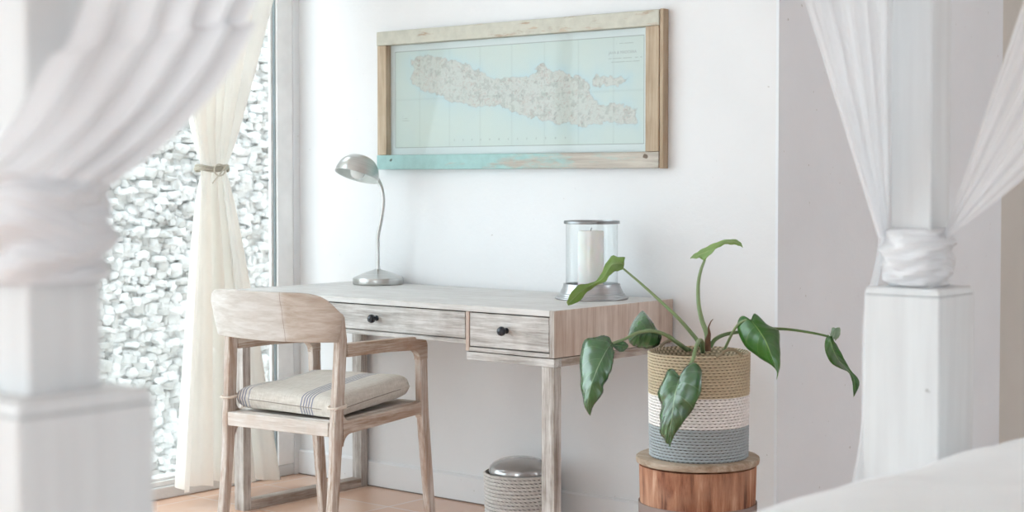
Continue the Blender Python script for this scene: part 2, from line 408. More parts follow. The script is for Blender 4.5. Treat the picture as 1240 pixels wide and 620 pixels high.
# ------------------------------------------------------------------ chair
CH = dict(cx=-3.547, cy=3.2043, rot=.1034)
chair = thing('armchair', 'whitewashed wooden armchair with curved backrest pulled up to the desk', 'chair', (CH['cx'], CH['cy'], 0), CH['rot'])
wb, wf, D = .4215, .4331, .4062
def leg_poly(y0b, y1b, yt0, yt1, zb, zt): return None
def side_member(poly, x, th, name, mat, slant=0, bev=.004, parent=None):
    """polygon in (y,z) extruded across x, with the x centre drifting linearly with z (slant per metre)"""
    mb = MB(); mb.prism(poly, -th / 2, th / 2, 'x')
    mb.v = [(vx + x(vz), vy, vz) for vx, vy, vz in mb.v]
    return mb.make(name, mat, parent or chair, bevel=bev, seg=3)
for s in (-1, 1):
    # rear leg: splays back below the seat, runs on up as the back post
    xr = lambda z, s=s: s * (wb / 2 + .0019 * max(0, (.41 - z) / .41) + .0044 * max(0, (z - .41) / .25))
    zs = [0, .1, .2, .3, .36, .405, .45, .52, .60, .665, .735]
    def yc(z):
        return -.040 * ((.41 - z) / .41) ** 1.35 if z < .41 else .0165 * (z - .41) / .25 - .02 * max(0, (z - .64) / .1) ** 2
    def hw(z):
        return .015 + .005 * math.exp(-((z - .41) / .07) ** 2) + .002 * max(0, 1 - z / .4) + (.003 if z > .45 else 0)
    zlist = zs if s == 1 else zs[:-1] + [.700]
    back = [(yc(z) - hw(z), z) for z in zlist]; front = [(yc(z) + hw(z), z) for z in zlist]
    if s == 1 or True:
        back[-1] = (back[-1][0] + .010, back[-1][1] + .006)
    side_member(back + front[::-1], xr, .025, 'leg', M_ch_z, bev=.005)
    # front leg: from the floor to under the arm corner
    xf = lambda z, s=s: s * (wf / 2 + .0028 * max(0, (.42 - z) / .42))
    zs2 = [0, .12, .24, .34, .42, .50, .585]
    def ycf(z): return D + .045 * (.42 - z) / .42 * (1 if z < .42 else .35)
    def hwf(z): return .0155 + .004 * min(1, z / .42)
    back = [(ycf(z) - hwf(z), z) for z in zs2]; front = [(ycf(z) + hwf(z), z) for z in zs2]
    side_member(back + front[::-1], xf, .024, 'leg', M_ch_z, bev=.005)
    # arm: level, rounded corner turning down on the front leg
    zt, zb_ = .650, .613; yt = ycf(.572)
    arm = [(.034, zt + .004), (.20, zt + .001), (yt - .02, zt - .004)]
    for i in range(1, 8):
        a = PI / 2 * (1 - i / 7); arm.append((yt - .02 + (.02 + hwf(.5)) * math.cos(a), zt - .034 + .030 * math.sin(a)))
    arm += [(yt + hwf(.572), .5725), (yt - hwf(.572), .5725)]
    for i in range(0, 8):
        a = PI / 2 * i / 7; arm.append((yt - hwf(.572) - .036 + .036 * math.cos(a), .5725 + .034 * math.sin(a)))
    arm += [(.20, zb_), (.034, zb_ + .001)]
    xa = lambda z, s=s: s * (wb + wf) / 4
    mb = MB(); mb.prism(arm, -.0125, .0125, 'x')
    mb.v = [(vx + s * (wb / 2 + .004 + (wf / 2 - wb / 2 - .004) * (vy / D)), vy, vz) for vx, vy, vz in mb.v]
    mb.make('arm', M_ch_y, chair, bevel=.0035, seg=3)
    # side seat rail with filleted ends
    zr0, zr1 = .388, .424
    rail = []
    for i in range(0, 7):
        a = PI / 2 * i / 6; rail.append((.020 + .034 * (1 - math.cos(a)), zr0 - .034 * (1 - math.sin(a))))
    for i in range(0, 5):
        a = PI / 2 * (1 - i / 4); rail.append((D - .018 - .014 * (1 - math.cos(a)), zr0 + .014 - .014 * (2 - math.sin(a)) + .002))
    rail += [(D - .019, zr1 + .020), (D - .05, zr1 + .016), (.05, zr1 + .002)]
    for i in range(0, 5):
        a = PI / 2 * i / 4; rail.append((.048 - .028 * math.sin(a), zr1 + .002 + .028 * (1 - math.cos(a))))
    mb = MB(); mb.prism(rail, -.0115, .0115, 'x')
    mb.v = [(vx + s * (wb / 2 + (wf / 2 - wb / 2) * (vy / D)), vy, vz + .018 * (vy / D) - (.016 if vz > .43 and vy > .2 else 0)) for vx, vy, vz in mb.v]
    mb.make('side_rail', M_ch_y, chair, bevel=.003)
# rear and front rails, seat board
MB().box(-wb / 2 + .0128, wb / 2 - .0128, -.020, .004, .386, .428).make('rear_rail', M_ch_x, chair, bevel=.003)
MB().box(-wf / 2 + .0128, wf / 2 - .0128, D - .014, D + .010, .402, .442).make('front_rail', M_ch_x, chair, bevel=.003)
def seat(u, v):
    hwid = (wb / 2 - .012) * (1 - v) + (wf / 2 - .012) * v
    dip = -.008 * math.sin(PI * v) * math.sin(PI * u)
    return ((u * 2 - 1) * hwid, .005 + v * (D - .020), .4265 + .014 * v + dip)
link('seat', grid(seat, 12, 12), M_ch_x, chair, smooth=True, solid=.014, soff=-1)
# curved backrest band
def band_curve(t, w, s, y0=-.011, n=2.13):
    c, sn = math.cos(t), math.sin(t)
    return math.copysign(abs(c) ** (2 / n), c) * w, y0 - s * abs(sn) ** (2 / n)
def backrest():
    nu, nv = 64, 8; v = []; f = []; TH_ = .022
    for side in (0, 1):
        for j in range(nv + 1):
            h = j / nv
            for i in range(nu + 1):
                t = PI * (.012 + .976 * i / nu)
                w = .2343 + .0208 * h; s = .0652 + .0286 * h
                x, y = band_curve(t, w, s)
                x2, y2 = band_curve(t, w - TH_, s - TH_ * .8)
                a = abs(math.cos(t)) ** (2 / 2.13)
                zt = .8055 - .062 * a ** 10
                zb = .6585 + .004 * a
                z = zb + (zt - zb) * h
                if side: x, y = x2, y2
                v.append((x, y, z))
    A = (nu + 1) * (nv + 1)
    idx = lambda s, j, i: s * A + j * (nu + 1) + i
    for j in range(nv):
        for i in range(nu):
            f.append((idx(0, j, i), idx(0, j, i + 1), idx(0, j + 1, i + 1), idx(0, j + 1, i)))
            f.append((idx(1, j, i), idx(1, j + 1, i), idx(1, j + 1, i + 1), idx(1, j, i + 1)))
    for i in range(nu):
        f.append((idx(0, 0, i), idx(1, 0, i), idx(1, 0, i + 1), idx(0, 0, i + 1)))
        f.append((idx(0, nv, i), idx(0, nv, i + 1), idx(1, nv, i + 1), idx(1, nv, i)))
    for j in range(nv):
        f.append((idx(0, j, 0), idx(0, j + 1, 0), idx(1, j + 1, 0), idx(1, j, 0)))
        f.append((idx(0, j, nu), idx(1, j, nu), idx(1, j + 1, nu), idx(0, j + 1, nu)))
    mb = MB(); mb.v = v; mb.f = f
    t = NT('washed_teak_backrest'); vv = t.coord()
    g = t.noise(t.map(vv, (3.2, 4, 17)), 1.7, 6, .6, 1.2); g2 = t.noise(t.map(vv, (10, 10, 80)), 2, 4, .7)
    gg = t.math('ADD', t.math('MULTIPLY', g, .7), t.math('MULTIPLY', g2, .3))
    c1 = t.ramp(gg, [(.34, (172, 164, 156)), (.5, (194, 189, 184)), (.66, (209, 207, 205))])
    c2 = t.ramp(gg, [(.34, (160, 142, 128)), (.5, (180, 168, 157)), (.66, (200, 194, 188))])
    sx = t.n('SeparateXYZ', i_Vector=vv).outputs
    right = t.ramp(t.math('ADD', t.math('MULTIPLY', sx[0], 6), 0.0), [(.44, (0, 0, 0)), (.60, (255, 255, 255))])  # browner right end: shade of that side put into the colour
    col = t.mix(right, c1, c2)
    # the glued joint between centre board and side board
    wob = t.math('MULTIPLY', t.math('SUBTRACT', t.noise(vv, 40, 2), .5), .006)
    j = t.math('ABSOLUTE', t.math('SUBTRACT', t.math('ADD', sx[0], wob), .084))
    jl = t.math('LESS_THAN', j, .0011)
    col = t.mix(t.math('MULTIPLY', jl, .55), col, (120, 100, 86))
    t.base(col, .6, 0, .35); t.bump(gg, .3, .004)
    o = mb.make('backrest', t.m, chair, bevel=.003, seg=2)
backrest()
# seat cushion (rests on the seat)
def m_linen():
    t = NT('striped_linen'); v = t.coord(); sx = t.n('SeparateXYZ', i_Vector=v).outputs
    n = t.noise(t.map(v, (400, 30, 60)), 1, 3); n2 = t.noise(t.map(v, (30, 400, 60)), 1, 3)
    col = t.ramp(t.math('MULTIPLY', t.math('ADD', n, n2), .5), [(.35, (192, 185, 176)), (.65, (216, 211, 204))])
    acc = None
    for cxs in (-.188, -.178, -.168, -.158, -.144, .062, .073, .083, .093, .104):
        wdt = .0024 if cxs != -.144 else .0016
        l = t.math('LESS_THAN', t.math('ABSOLUTE', t.math('SUBTRACT', sx[0], cxs)), wdt)
        acc = l if acc is None else t.math('MAXIMUM', acc, l)
    col = t.mix(t.math('MULTIPLY', acc, .85), col, (112, 118, 142))
    t.base(col, .9, 0, .15); t.bump(t.math('ADD', n, n2), .25, .002); return t.m
cus = thing('seat_cushion', 'beige linen seat cushion with blue stripes lying on the armchair', 'cushion', (CH['cx'], CH['cy'], .43), CH['rot'])
def cushion():
    nu = 40; v = []; f = []
    for s in (1, -1):
        for j in range(nu + 1):
            for i in range(nu + 1):
                u = i / nu * 2 - 1; w = j / nu * 2 - 1
                e = (1 - abs(u) ** 13) * (1 - abs(w) ** 13); e = max(0, e) ** .46
                pinch = 1 - .05 * (1 - abs(w) ** 2) * abs(u) ** 8 - .0
                x = u * .199 * (1 - .035 * (1 - w * w)); y = .193 + w * .183 * (1 - .03 * (1 - u * u))
                hgt = (.036 + .009 * (w + 1) / 2 if s > 0 else .034) * e * (1 + .10 * math.sin(u * 2.3 + 1) * math.cos(w * 2.1))
                wr = .0022 * noise.noise(Vector((u * 3, w * 3, s))) * e
                z = .038 + s * hgt + wr + .012 * w * (0.5) + .006 * u * w + .012 * (w + 1) / 2
                if s < 0: z = max(z, .0035 + .018 * (w + 1) / 2 + .002)
                # tuck around the rear posts
                v.append((x, y, z))
        b = 0 if s == 1 else (nu + 1) ** 2
        for j in range(nu):
            for i in range(nu):
                a = b + j * (nu + 1) + i; q = (a, a + 1, a + nu + 2, a + nu + 1)
                f.append(q if s == 1 else q[::-1])
    me = mesh('cushion', v, f); bm = bmesh.new(); bm.from_mesh(me); bmesh.ops.remove_doubles(bm, verts=bm.verts, dist=.0009); bm.to_mesh(me); bm.free()
    link('cover', me, m_linen(), cus, smooth=True)
    pts = []
    for i in range(121):
        a = 2 * PI * i / 120; c, s_ = math.cos(a), math.sin(a)
        u = math.copysign(abs(c) ** .22, c); w = math.copysign(abs(s_) ** .22, s_)
        u = max(-1, min(1, u)); w = max(-1, min(1, w))
        pts.append((u * .199 * (1 - .035 * (1 - w * w)), 0.193 + w * .183 * (1 - .03 * (1 - u * u)), .038 + .006 * w + .006 * u * w + .012 * (w + 1) / 2))
    MB().tube(pts, .0013, 6).make('piping', m_plain('grey_piping', (150, 142, 134), .9), cus, smooth=True)
    for s in (-1, 1):
        mb = MB()
        for dz, tl in ((0, .0), (.004, .004)):
            ring = []
            for i in range(33):
                a = 2 * PI * i / 32
                ring.append((s * wb / 2 + .0205 * math.copysign(abs(math.cos(a)) ** .6, math.cos(a)), .004 + .026 * math.copysign(abs(math.sin(a)) ** .6, math.sin(a)), .040 + dz + tl * math.sin(a)))
            mb.tube(ring, .0030, 6)
        mb.tube([(s * (wb / 2 - .018), .028, .040), (s * (wb / 2 - .024), .036, .040)], .0024, 6)
        if s == 1:
            mb.tube(spline([(wb / 2 + .02, -.01, .042), (wb / 2 + .016, -.03, .03), (wb / 2 + .01, -.026, .012), (wb / 2 + .014, -.024, -.01)], 10), .0016, 6)
        mb.make('tie', M_tie, cus, smooth=True)
cushion()

# ------------------------------------------------------------------ desk lamp
lamp = thing('desk_lamp', 'brushed silver gooseneck desk lamp on the left of the desk', 'lamp', (-4.018, 4.094, ZT))
link('base', lathe([(.0001, 0), (.086, 0), (.0895, .002), (.0905, .006), (.0905, .021), (.089, .0245), (.084, .027), (.055, .0395), (.03, .048), (.014, .0525), (.0085, .056), (.0075, .066), (.0001, .066)], 64), M_metal, lamp, smooth=True, bevel=.001)
stem = [(0, 0, .06), (0, 0, .12), (.001, -.001, .165), (.010, -.002, .20), (.021, -.003, .235), (.030, -.004, .28), (.031, -.005, .312), (.024, -.006, .345), (.010, -.008, .372), (-.002, -.009, .382)]
MB().tube(spline(stem, 60), .0068, 14).make('stem', M_metal, lamp, smooth=True)
# shade: hemispherical dome, mouth down, leaning towards the camera side
Rw = CT, ST
sh_c = at(432, 212.5, 5.62) - Vector((-4.018, 4.094, ZT))
axis_up = Vector((CT * .20 + ST * .22, ST * .20 - CT * -.22, 1))   # leans right in view and away from the camera
rightv = Vector((CT, ST, 0)); fwd = Vector((-ST, CT, 0))
axis_up = (Vector((0, 0, 1)) + rightv * .27 + fwd * .25).normalized()
prof = []
for i in range(0, 25):
    a = PI / 2 * i / 24
    prof.append((.0775 * math.cos(a) ** .85 + .0001, .074 * math.sin(a)))
prof = [(.079, -.003), (.0795, -.001)] + prof
sh = link('shade', lathe(prof, 56), M_metal, lamp, smooth=True, solid=.0018, soff=-1)
q = axis_up.to_track_quat('Z', 'Y'); sh.rotation_mode = 'QUATERNION'; sh.rotation_quaternion = q; sh.location = sh_c
inn = link('reflector', lathe([(r * .962, z * .955 - .0005) for r, z in prof[1:]], 56), M_metal_in, sh, smooth=True)
bl = link('bulb', lathe([(.0001, -.012), (.012, -.010), (.021, -.003), (.026, .007), (.0265, .015), (.022, .028), (.014, .040), (.012, .055), (.0001, .055)], 32), M_bulb, sh, smooth=True)
jt = sh_c + q @ Vector((.0, 0, 0)) + rightv * .072 - Vector((0, 0, .004))
end = Vector(stem[-1])
MB().tube(spline([(.024, -.006, .345), tuple(end), tuple((end + sh_c + rightv * .055) / 2 + Vector((0, 0, .004))), tuple(sh_c + rightv * .062 + Vector((0, 0, .022)))], 12), [.0062] * 4 + [.0085] * 9, 12).make('joint', M_metal, lamp, smooth=True)

# ------------------------------------------------------------------ hurricane lantern and candle
hc = (-3.016, 4.028)
hur = thing('hurricane_lantern', 'glass hurricane candle holder with pewter base and rim on the desk', 'candle holder', (hc[0], hc[1], ZT))
pb = [(.0001, 0), (.113, 0), (.1155, .0025), (.1150, .005), (.109, .0075), (.1085, .010), (.105, .0125), (.104, .016), (.0995, .019), (.0985, .023), (.0925, .034), (.0895, .043), (.0895, .0475), (.0875, .0490), (.083, .0475), (.083, .020), (.0001, .020)]
link('base', lathe(pb, 72), M_pewter, hur, smooth=True, bevel=.0006)
link('glass_cylinder', lathe([(.0815, .0205), (.0815, .238)], 72), M_glass2, hur, smooth=True)
link('rim', lathe([(.0795, .236), (.0875, .236), (.0885, .239), (.0880, .2435), (.0860, .2455), (.0795, .2455), (.0785, .241), (.0795, .236)], 72), m_metal('dark_pewter', (150, 152, 154), .35), hur, smooth=True)
cd = thing('pillar_candle', 'white pillar candle standing inside the glass hurricane holder', 'candle', (hc[0] - .002, hc[1] - .003, ZT + .0202))
link('wax', lathe([(.0001, 0), (.0395, 0), (.0405, .002), (.0405, .190), (.0385, .1935), (.034, .193), (.012, .1915), (.0001, .191)], 48), M_candle, cd, smooth=True)
MB().tube([(0, 0, .1905), (.001, 0, .197), (.003, .001, .203)], .0011, 6).make('wick', m_plain('burnt_wick', (60, 52, 46), .9), cd)

# ------------------------------------------------------------------ framed map
FX0, FX1, FZ0, FZ1 = -4.093, -2.844, 1.165, 1.662; FY = W - .035
pic = thing('framed_map', 'long framed map in weathered turquoise and bare wood hanging on the wall', 'framed map', ((FX0 + FX1) / 2, W, (FZ0 + FZ1) / 2))
pcx, pcz = (FX0 + FX1) / 2, (FZ0 + FZ1) / 2
def pb_(x0, x1, y0, y1, z0, z1): return (x0 - pcx, x1 - pcx, y0 - W, y1 - W, z0 - pcz, z1 - pcz)
def m_peel(name, bare1, bare2, paint, lo, hi, grad=None):
    """old paint flaking off bare timber"""
    t = NT(name); v = t.coord(); g = t.noise(t.map(v, (2, 20, 26)), 2.2, 6, .65, .4)
    bare = t.ramp(g, [(.35, bare2), (.65, bare1)])
    p = t.noise(t.map(v, (5, 14, 26)), 1.6, 8, .68)
    fac = p
    if grad:
        x = t.n('SeparateXYZ', i_Vector=v).outputs[0]
        fac = t.math('ADD', p, t.math('MULTIPLY', t.math('SUBTRACT', grad[0], x), grad[1]))
    m = t.ramp(fac, [(lo, (0, 0, 0)), (hi, (255, 255, 255))])
    pt = t.ramp(t.noise(v, 30, 4), [(.3, tuple(c * .93 for c in paint)), (.7, paint)])
    col = t.mix(m, bare, pt)
    sp = t.ramp(t.noise(t.map(v, (1, 1, 1)), 26, 2, .3), [(.0, (120, 96, 76)), (.225, (120, 96, 76)), (.25, (255, 255, 255))])
    col = t.mix(.8, col, sp, 'MULTIPLY')
    t.base(col, .7, 0, .3); t.bump(t.math('ADD', g, t.math('MULTIPLY', m, .6)), .4, .003); return t.m
m_top = m_peel('worn_sage_paint', (196, 178, 158), (160, 140, 120), (203, 202, 190), .34, .42)
m_bot = m_peel('worn_turquoise_paint', (198, 192, 182), (168, 158, 148), (166, 201, 199), .44, .60, (.22, .42))
m_sde = m_wood('bare_pine_z', (198, 182, 160), (160, 138, 114), 'z', .5, .8, .65, .9)
MB().box(*pb_(FX0, FX1 - .014, FY, W - .001, FZ1 - .050, FZ1)).make('frame_top', m_top, pic, bevel=.003)
MB().box(*pb_(FX0, FX1 - .014, FY, W - .001, FZ0, FZ0 + .052)).make('frame_bottom', m_bot, pic, bevel=.003)
MB().box(*pb_(FX0 + .002, FX0 + .046, FY + .002, W - .001, FZ0 + .0525, FZ1 - .0505)).make('frame_side', m_sde, pic, bevel=.002)
MB().box(*pb_(FX1 - .066, FX1 - .0145, FY + .001, W - .001, FZ0 + .0525, FZ1 - .0505)).make('frame_side', m_sde, pic, bevel=.002)
MB().box(*pb_(FX1 - .0138, FX1, FY + .004, W - .001, FZ0 - .001, FZ1 + .002)).make('frame_edge', m_sde, pic, bevel=.002)
MX0, MX1, MZ0, MZ1 = FX0 + .0465, FX1 - .0665, FZ0 + .053, FZ1 - .051
YM = W - .008
# the printed sheet: colour attribute = ink on paper
def to_map(px, py):
    p = on_y(px, py, YM); return ((p.x - MX0) / (MX1 - MX0), (p.z - MZ0) / (MZ1 - MZ0))
coast = [(497, 72), (512, 67), (530, 70), (548, 72), (566, 80), (580, 88), (592, 93), (612, 94), (632, 96), (642, 92), (650, 84), (660, 80), (670, 86), (684, 88), (698, 93), (709, 97), (713, 106), (714, 121), (722, 126), (732, 130), (744, 128), (757, 127), (768, 131), (772, 140), (768, 150), (750, 148), (738, 146), (728, 152), (708, 152), (690, 149), (672, 150), (656, 145), (640, 142), (624, 136), (608, 130), (592, 127), (576, 129), (560, 127), (548, 124), (536, 117), (520, 113), (508, 106), (498, 96), (500, 84)]
madura = [(716, 96), (724, 92), (738, 93), (752, 92), (762, 96), (752, 101), (738, 104), (724, 104), (716, 101)]
bulge = [(648, 82), (652, 77), (660, 78), (664, 84), (656, 90)]
polys = [np.array([to_map(*p) for p in c]) for c in (coast, madura, bulge)]
AR = (MX1 - MX0) / (MZ1 - MZ0)
def sheet():
    nu, nv = 560, 200
    U, V_ = np.meshgrid(np.linspace(0, 1, nu + 1), np.linspace(0, 1, nv + 1))
    rng = np.random.default_rng(3)
    def vnoise(s, seed, octv=4):
        r = np.zeros_like(U); amp = 1; tot = 0; rg = np.random.default_rng(seed)
        for o in range(octv):
            n = int(s * 2 ** o); G = rg.random((n + 2, int(n * AR) + 3)); a = V_ * n; b = U * n * AR
            i = a.astype(int); j = b.astype(int); fa = a - i; fb = b - j; fa = fa * fa * (3 - 2 * fa); fb = fb * fb * (3 - 2 * fb)
            r += amp * ((G[i, j] * (1 - fb) + G[i, j + 1] * fb) * (1 - fa) + (G[i + 1, j] * (1 - fb) + G[i + 1, j + 1] * fb) * fa); tot += amp; amp *= .55
        return r / tot
    wx = (vnoise(14, 1) - .5) * .035; wz = (vnoise(14, 2) - .5) * .09
    X = (U + wx / 1.0); Z = (V_ + wz)
    inside = np.zeros(U.shape, bool); dist = np.full(U.shape, 9.0)
    for P in polys:
        ins = np.zeros(U.shape, bool); n = len(P)
        for k in range(n):
            x1, z1 = P[k]; x2, z2 = P[(k + 1) % n]
            c = ((z1 > Z) != (z2 > Z)) & (X < (x2 - x1) * (Z - z1) / (z2 - z1 + 1e-12) + x1); ins ^= c
            ax, az = x1 * AR, z1; bx, bz = x2 * AR, z2; dx, dz = bx - ax, bz - az
            t = np.clip(((X * AR - ax) * dx + (Z - az) * dz) / (dx * dx + dz * dz + 1e-12), 0, 1)
            dist = np.minimum(dist, np.hypot(X * AR - ax - t * dx, Z - az - t * dz))
        inside |= ins
    sea1 = np.array([196, 207, 205.]); sea2 = np.array([180, 204, 211.]); land = np.array([200, 200, 196.]); land2 = np.array([196, 201, 194.]); paper = np.array([207, 214, 214.])
    w = vnoise(4, 7)[..., None]; C = sea1 * (1 - w) + np.array([202, 211, 203.]) * w
    halo = np.exp(-dist / .07)[..., None] * (vnoise(6, 9)[..., None] * 1.4); C = C * (1 - np.clip(halo, 0, 1) * .8) + sea2 * np.clip(halo, 0, 1) * .8
    w2 = vnoise(10, 11)[..., None]; Lc = land * (1 - w2) + land2 * w2; C = np.where(inside[..., None], Lc, C)
    # coast line + road network as iso-lines of noise
    cl = (dist < .0045)[..., None]; C = np.where(cl, C * .82 + np.array([150, 140, 140.]) * .18, C)
    for sd, s in ((21, 6), (22, 9), (23, 14)):
        q = vnoise(s, sd, 5); line = (np.abs(q - .5) < .006) & inside; C = np.where(line[..., None], C * .7 + np.array([176, 136, 128.]) * .3, C)
        line = (np.abs(q - .58) < .004) & inside; C = np.where(line[..., None], C * .7 + np.array([120, 120, 120.]) * .3, C)
    mount = (vnoise(28, 31, 3) > .62) & inside; C = np.where(mount[..., None], C * .93, C)
    # folds
    for k in range(1, 8):
        fu = k / 8; C = C * (1 - .035 * np.exp(-((U - fu) / .0025) ** 2))[..., None]
    C = C * (1 - .03 * np.exp(-((V_ - .5) / .008) ** 2))[..., None]
    bx, bz = .020, .065
    m = (U < bx) | (U > 1 - bx) | (V_ < bz) | (V_ > 1 - bz * .9); C = np.where(m[..., None], paper, C)
    def ln(mask): return mask[..., None]
    border = ((np.abs(U - bx) < .0011) | (np.abs(U - 1 + bx) < .0011)) & (V_ >= bz) & (V_ <= 1 - bz * .9) | ((np.abs(V_ - bz) < .0028) | (np.abs(V_ - 1 + bz * .9) < .0028)) & (U >= bx) & (U <= 1 - bx)
    C = np.where(ln(border), C * .72, C)
    # fine print bars of the legend (too small to read in the photograph)
    for (u0, u1, v0) in ((.885, .945, .885), (.855, .975, .765), (.865, .965, .735), (.05, .085, .35), (.05, .08, .33), (.05, .085, .31)):
        bar = (U > u0) & (U < u1) & (np.abs(V_ - v0) < .0035) & (vnoise(60, 41, 1) > .35); C = np.where(ln(bar), C * .84, C)
    for k in range(13):
        u0 = .27 + k * .036; bar = (np.abs(U - u0) < .002) & (np.abs(V_ - .125) < .008); C = np.where(ln(bar), C * .87, C)
    v = np.stack([MX0 + U * (MX1 - MX0) - pcx, np.full(U.shape, YM - W), MZ0 + V_ * (MZ1 - MZ0) - pcz], -1).reshape(-1, 3)
    f = []
    for j in range(nv):
        a = j * (nu + 1)
        f += [(a + i, a + i + 1, a + i + nu + 2, a + i + nu + 1) for i in range(nu)]
    me = bpy.data.meshes.new('map_sheet'); me.from_pydata(v.tolist(), [], f)
    s = C.reshape(-1, 3) / 255; l = np.where(s <= .04045, s / 12.92, ((s + .055) / 1.055) ** 2.4)
    ca = me.color_attributes.new('ink', 'FLOAT_COLOR', 'POINT'); ca.data.foreach_set('color', np.hstack([l, np.ones((len(l), 1))]).astype(np.float32).ravel())
    t = NT('printed_paper'); a = t.n('Attribute', attribute_name='ink').outputs['Color']; t.base(a, .8, 0, .2)
    return link('map_sheet', me, t.m, pic)
ms = sheet()
MB().box(*pb_(MX0, MX1, YM + .0005, W - .001, MZ0, MZ1)).make('backing_board', m_plain('grey_board', (170, 165, 158), .9), pic)
def text(s, size, loc, mat, parent, name):
    c = bpy.data.curves.new(name, 'FONT'); c.body = s; c.size = size; c.align_x = 'CENTER'; c.extrude = .00008
    o = bpy.data.objects.new(name, c); COL.objects.link(o); bpy.context.view_layer.update()
    me = bpy.data.meshes.new_from_object(o.evaluated_get(bpy.context.evaluated_depsgraph_get())); bpy.data.objects.remove(o)
    o = link(name, me, mat, parent); o.rotation_euler = (PI / 2, 0, 0); o.location = loc; return o
text('JAVA & MADOERA', .0135, (on_y(754, 63, YM).x - pcx, YM - .0006 - W, on_y(754, 63, YM).z - .005 - pcz), m_plain('map_ink', (166, 172, 172), .8), ms, 'map_title')
MB().box(*pb_(MX0, MX1, W - .016, W - .014, MZ0, MZ1)).make('glass_pane', M_glass3, pic)

# ------------------------------------------------------------------ woven basket with lid under the desk
def weave_mat(name, cols, dark, nu, rows, dark_w=.3, slant=.5):
    """cols: list of (v position, colour) bands"""
    t = NT(name); uv = t.n('UVMap').outputs[0]; s = t.n('SeparateXYZ', i_Vector=uv).outputs
    row = t.math('FLOOR', t.math('MULTIPLY', s[1], rows))
    fr = t.math('FRACT', t.math('MULTIPLY', s[1], rows))
    uu = t.math('ADD', t.math('ADD', t.math('MULTIPLY', s[0], nu), t.math('MULTIPLY', row, .37)), t.math('MULTIPLY', fr, slant))
    fu = t.math('FRACT', uu)
    e = t.math('MULTIPLY', t.math('LESS_THAN', t.math('ABSOLUTE', t.math('SUBTRACT', fu, .5)), dark_w), t.math('LESS_THAN', t.math('ABSOLUTE', t.math('SUBTRACT', fr, .02)), .34))
    n = t.noise(t.coord(), 90, 3)
    base = None
    r = t.n('ValToRGB'); r.color_ramp.interpolation = 'CONSTANT'; t.L.new(s[1], r.inputs[0]); el = r.color_ramp.elements
    while len(el) < len(cols): el.new(.5)
    for q_, (p, c) in zip(el, cols): q_.position = p; q_.color = lin(c)
    c2 = t.mix(t.ramp(n, [(.35, (0, 0, 0)), (.65, (255, 255, 255))]), t.mix(.18, r.outputs[0], (90, 76, 60)), r.outputs[0])
    col = t.mix(t.math('MULTIPLY', e, t.ramp(n, [(.3, (140, 140, 140)), (.55, (245, 245, 245))])), c2, dark)
    t.base(col, .85, 0, .2); return t.m
def rope_wall(R0, R1, h, rows, nth, twist, amp, z0=0, sub=6, th=.006):
    """coiled rope wall as a lathe with a rounded bead per row and a twist ripple; ends closed over the rim"""
    prof = []
    for i in range(rows * sub + 1):
        v = i / (rows * sub); fr = (i % sub) / sub
        prof.append((R0 + (R1 - R0) * v + amp * (math.sin(PI * fr) - .5), z0 + h * v))
    def fn(a, z, r, i):
        row = i // sub; fr = (i % sub) / sub
        return amp * .45 * math.sin(a * twist + row * 2.3 + fr * 2.2) * math.sin(PI * fr)
    return lathe(prof, nth, fn=fn)
bx_c = (-3.334, 4.062)
bask = thing('lidded_basket', 'grey rope wastebasket with a glossy lid on the floor under the desk', 'basket', (bx_c[0], bx_c[1], 0))
BM = weave_mat('grey_rope', [(0, (228, 225, 221)), (.5, (232, 229, 225))], (44, 41, 40), 46, 14, .27, 1.4)
link('basket_body', rope_wall(.112, .1185, .168, 14, 276, 46, .0055), BM, bask, smooth=True, solid=.004, soff=-1)
link('basket_bottom', lathe([(.0001, .002), (.108, .002), (.108, .006), (.0001, .006)], 48), BM, bask)
link('lid', lathe([(.104, .150), (.104, .170), (.1035, .178), (.100, .186), (.090, .196), (.072, .205), (.048, .212), (.022, .2155), (.0001, .2165)], 64), m_plain('smoky_glossy_lid', (196, 195, 195), .14, .5), bask, smooth=True)

# ------------------------------------------------------------------ log stool
sc_ = (-2.345, 3.606); SH = .392
stool = thing('barrel_stool', 'round rustic wooden drum stool with iron band beside the desk', 'stool', (sc_[0], sc_[1], 0))
def m_log():
    t = NT('rough_red_timber'); v = t.coord(); g = t.noise(t.map(v, (20, 20, 2.2)), 1.7, 7, .65, .5)
    b = t.noise(v, 7, 4)
    c = t.ramp(g, [(.34, (96, 56, 40)), (.45, (150, 100, 76)), (.56, (176, 126, 98)), (.68, (208, 172, 148))])
    c = t.mix(t.ramp(b, [(.45, (0, 0, 0)), (.7, (150, 150, 150))]), c, (196, 168, 146))
    kn = t.ramp(t.n('TexVoronoi', i_Vector=t.map(v, (6, 6, 5)), i_Scale=1.0).outputs[0], [(.0, (48, 28, 20)), (.07, (70, 40, 28)), (.13, (255, 255, 255))])
    c = t.mix(.9, c, kn, 'MULTIPLY'); t.base(c, .7, 0, .3); t.bump(g, .6, .006); return t.m
def lf(a, z, r, i):
    return .0022 * noise.noise(Vector((math.cos(a) * 3, math.sin(a) * 3, z * 2))) - .0013 * (1 if abs(((a * 9 / PI) % 1) - .5) > .47 else 0)
link('drum', lathe([(.0001, 0), (.1485, 0), (.1490, .004)] + [(.149 + .0075 * i / 20, .004 + (SH - .024 - .004) * i / 20) for i in range(1, 21)] + [(.0001, SH - .020)], 144, fn=lf), m_log(), stool, smooth=True)
t_ = m_wood('weathered_lid', (190, 176, 160), (140, 118, 98), 'x', .5, .8, .65)
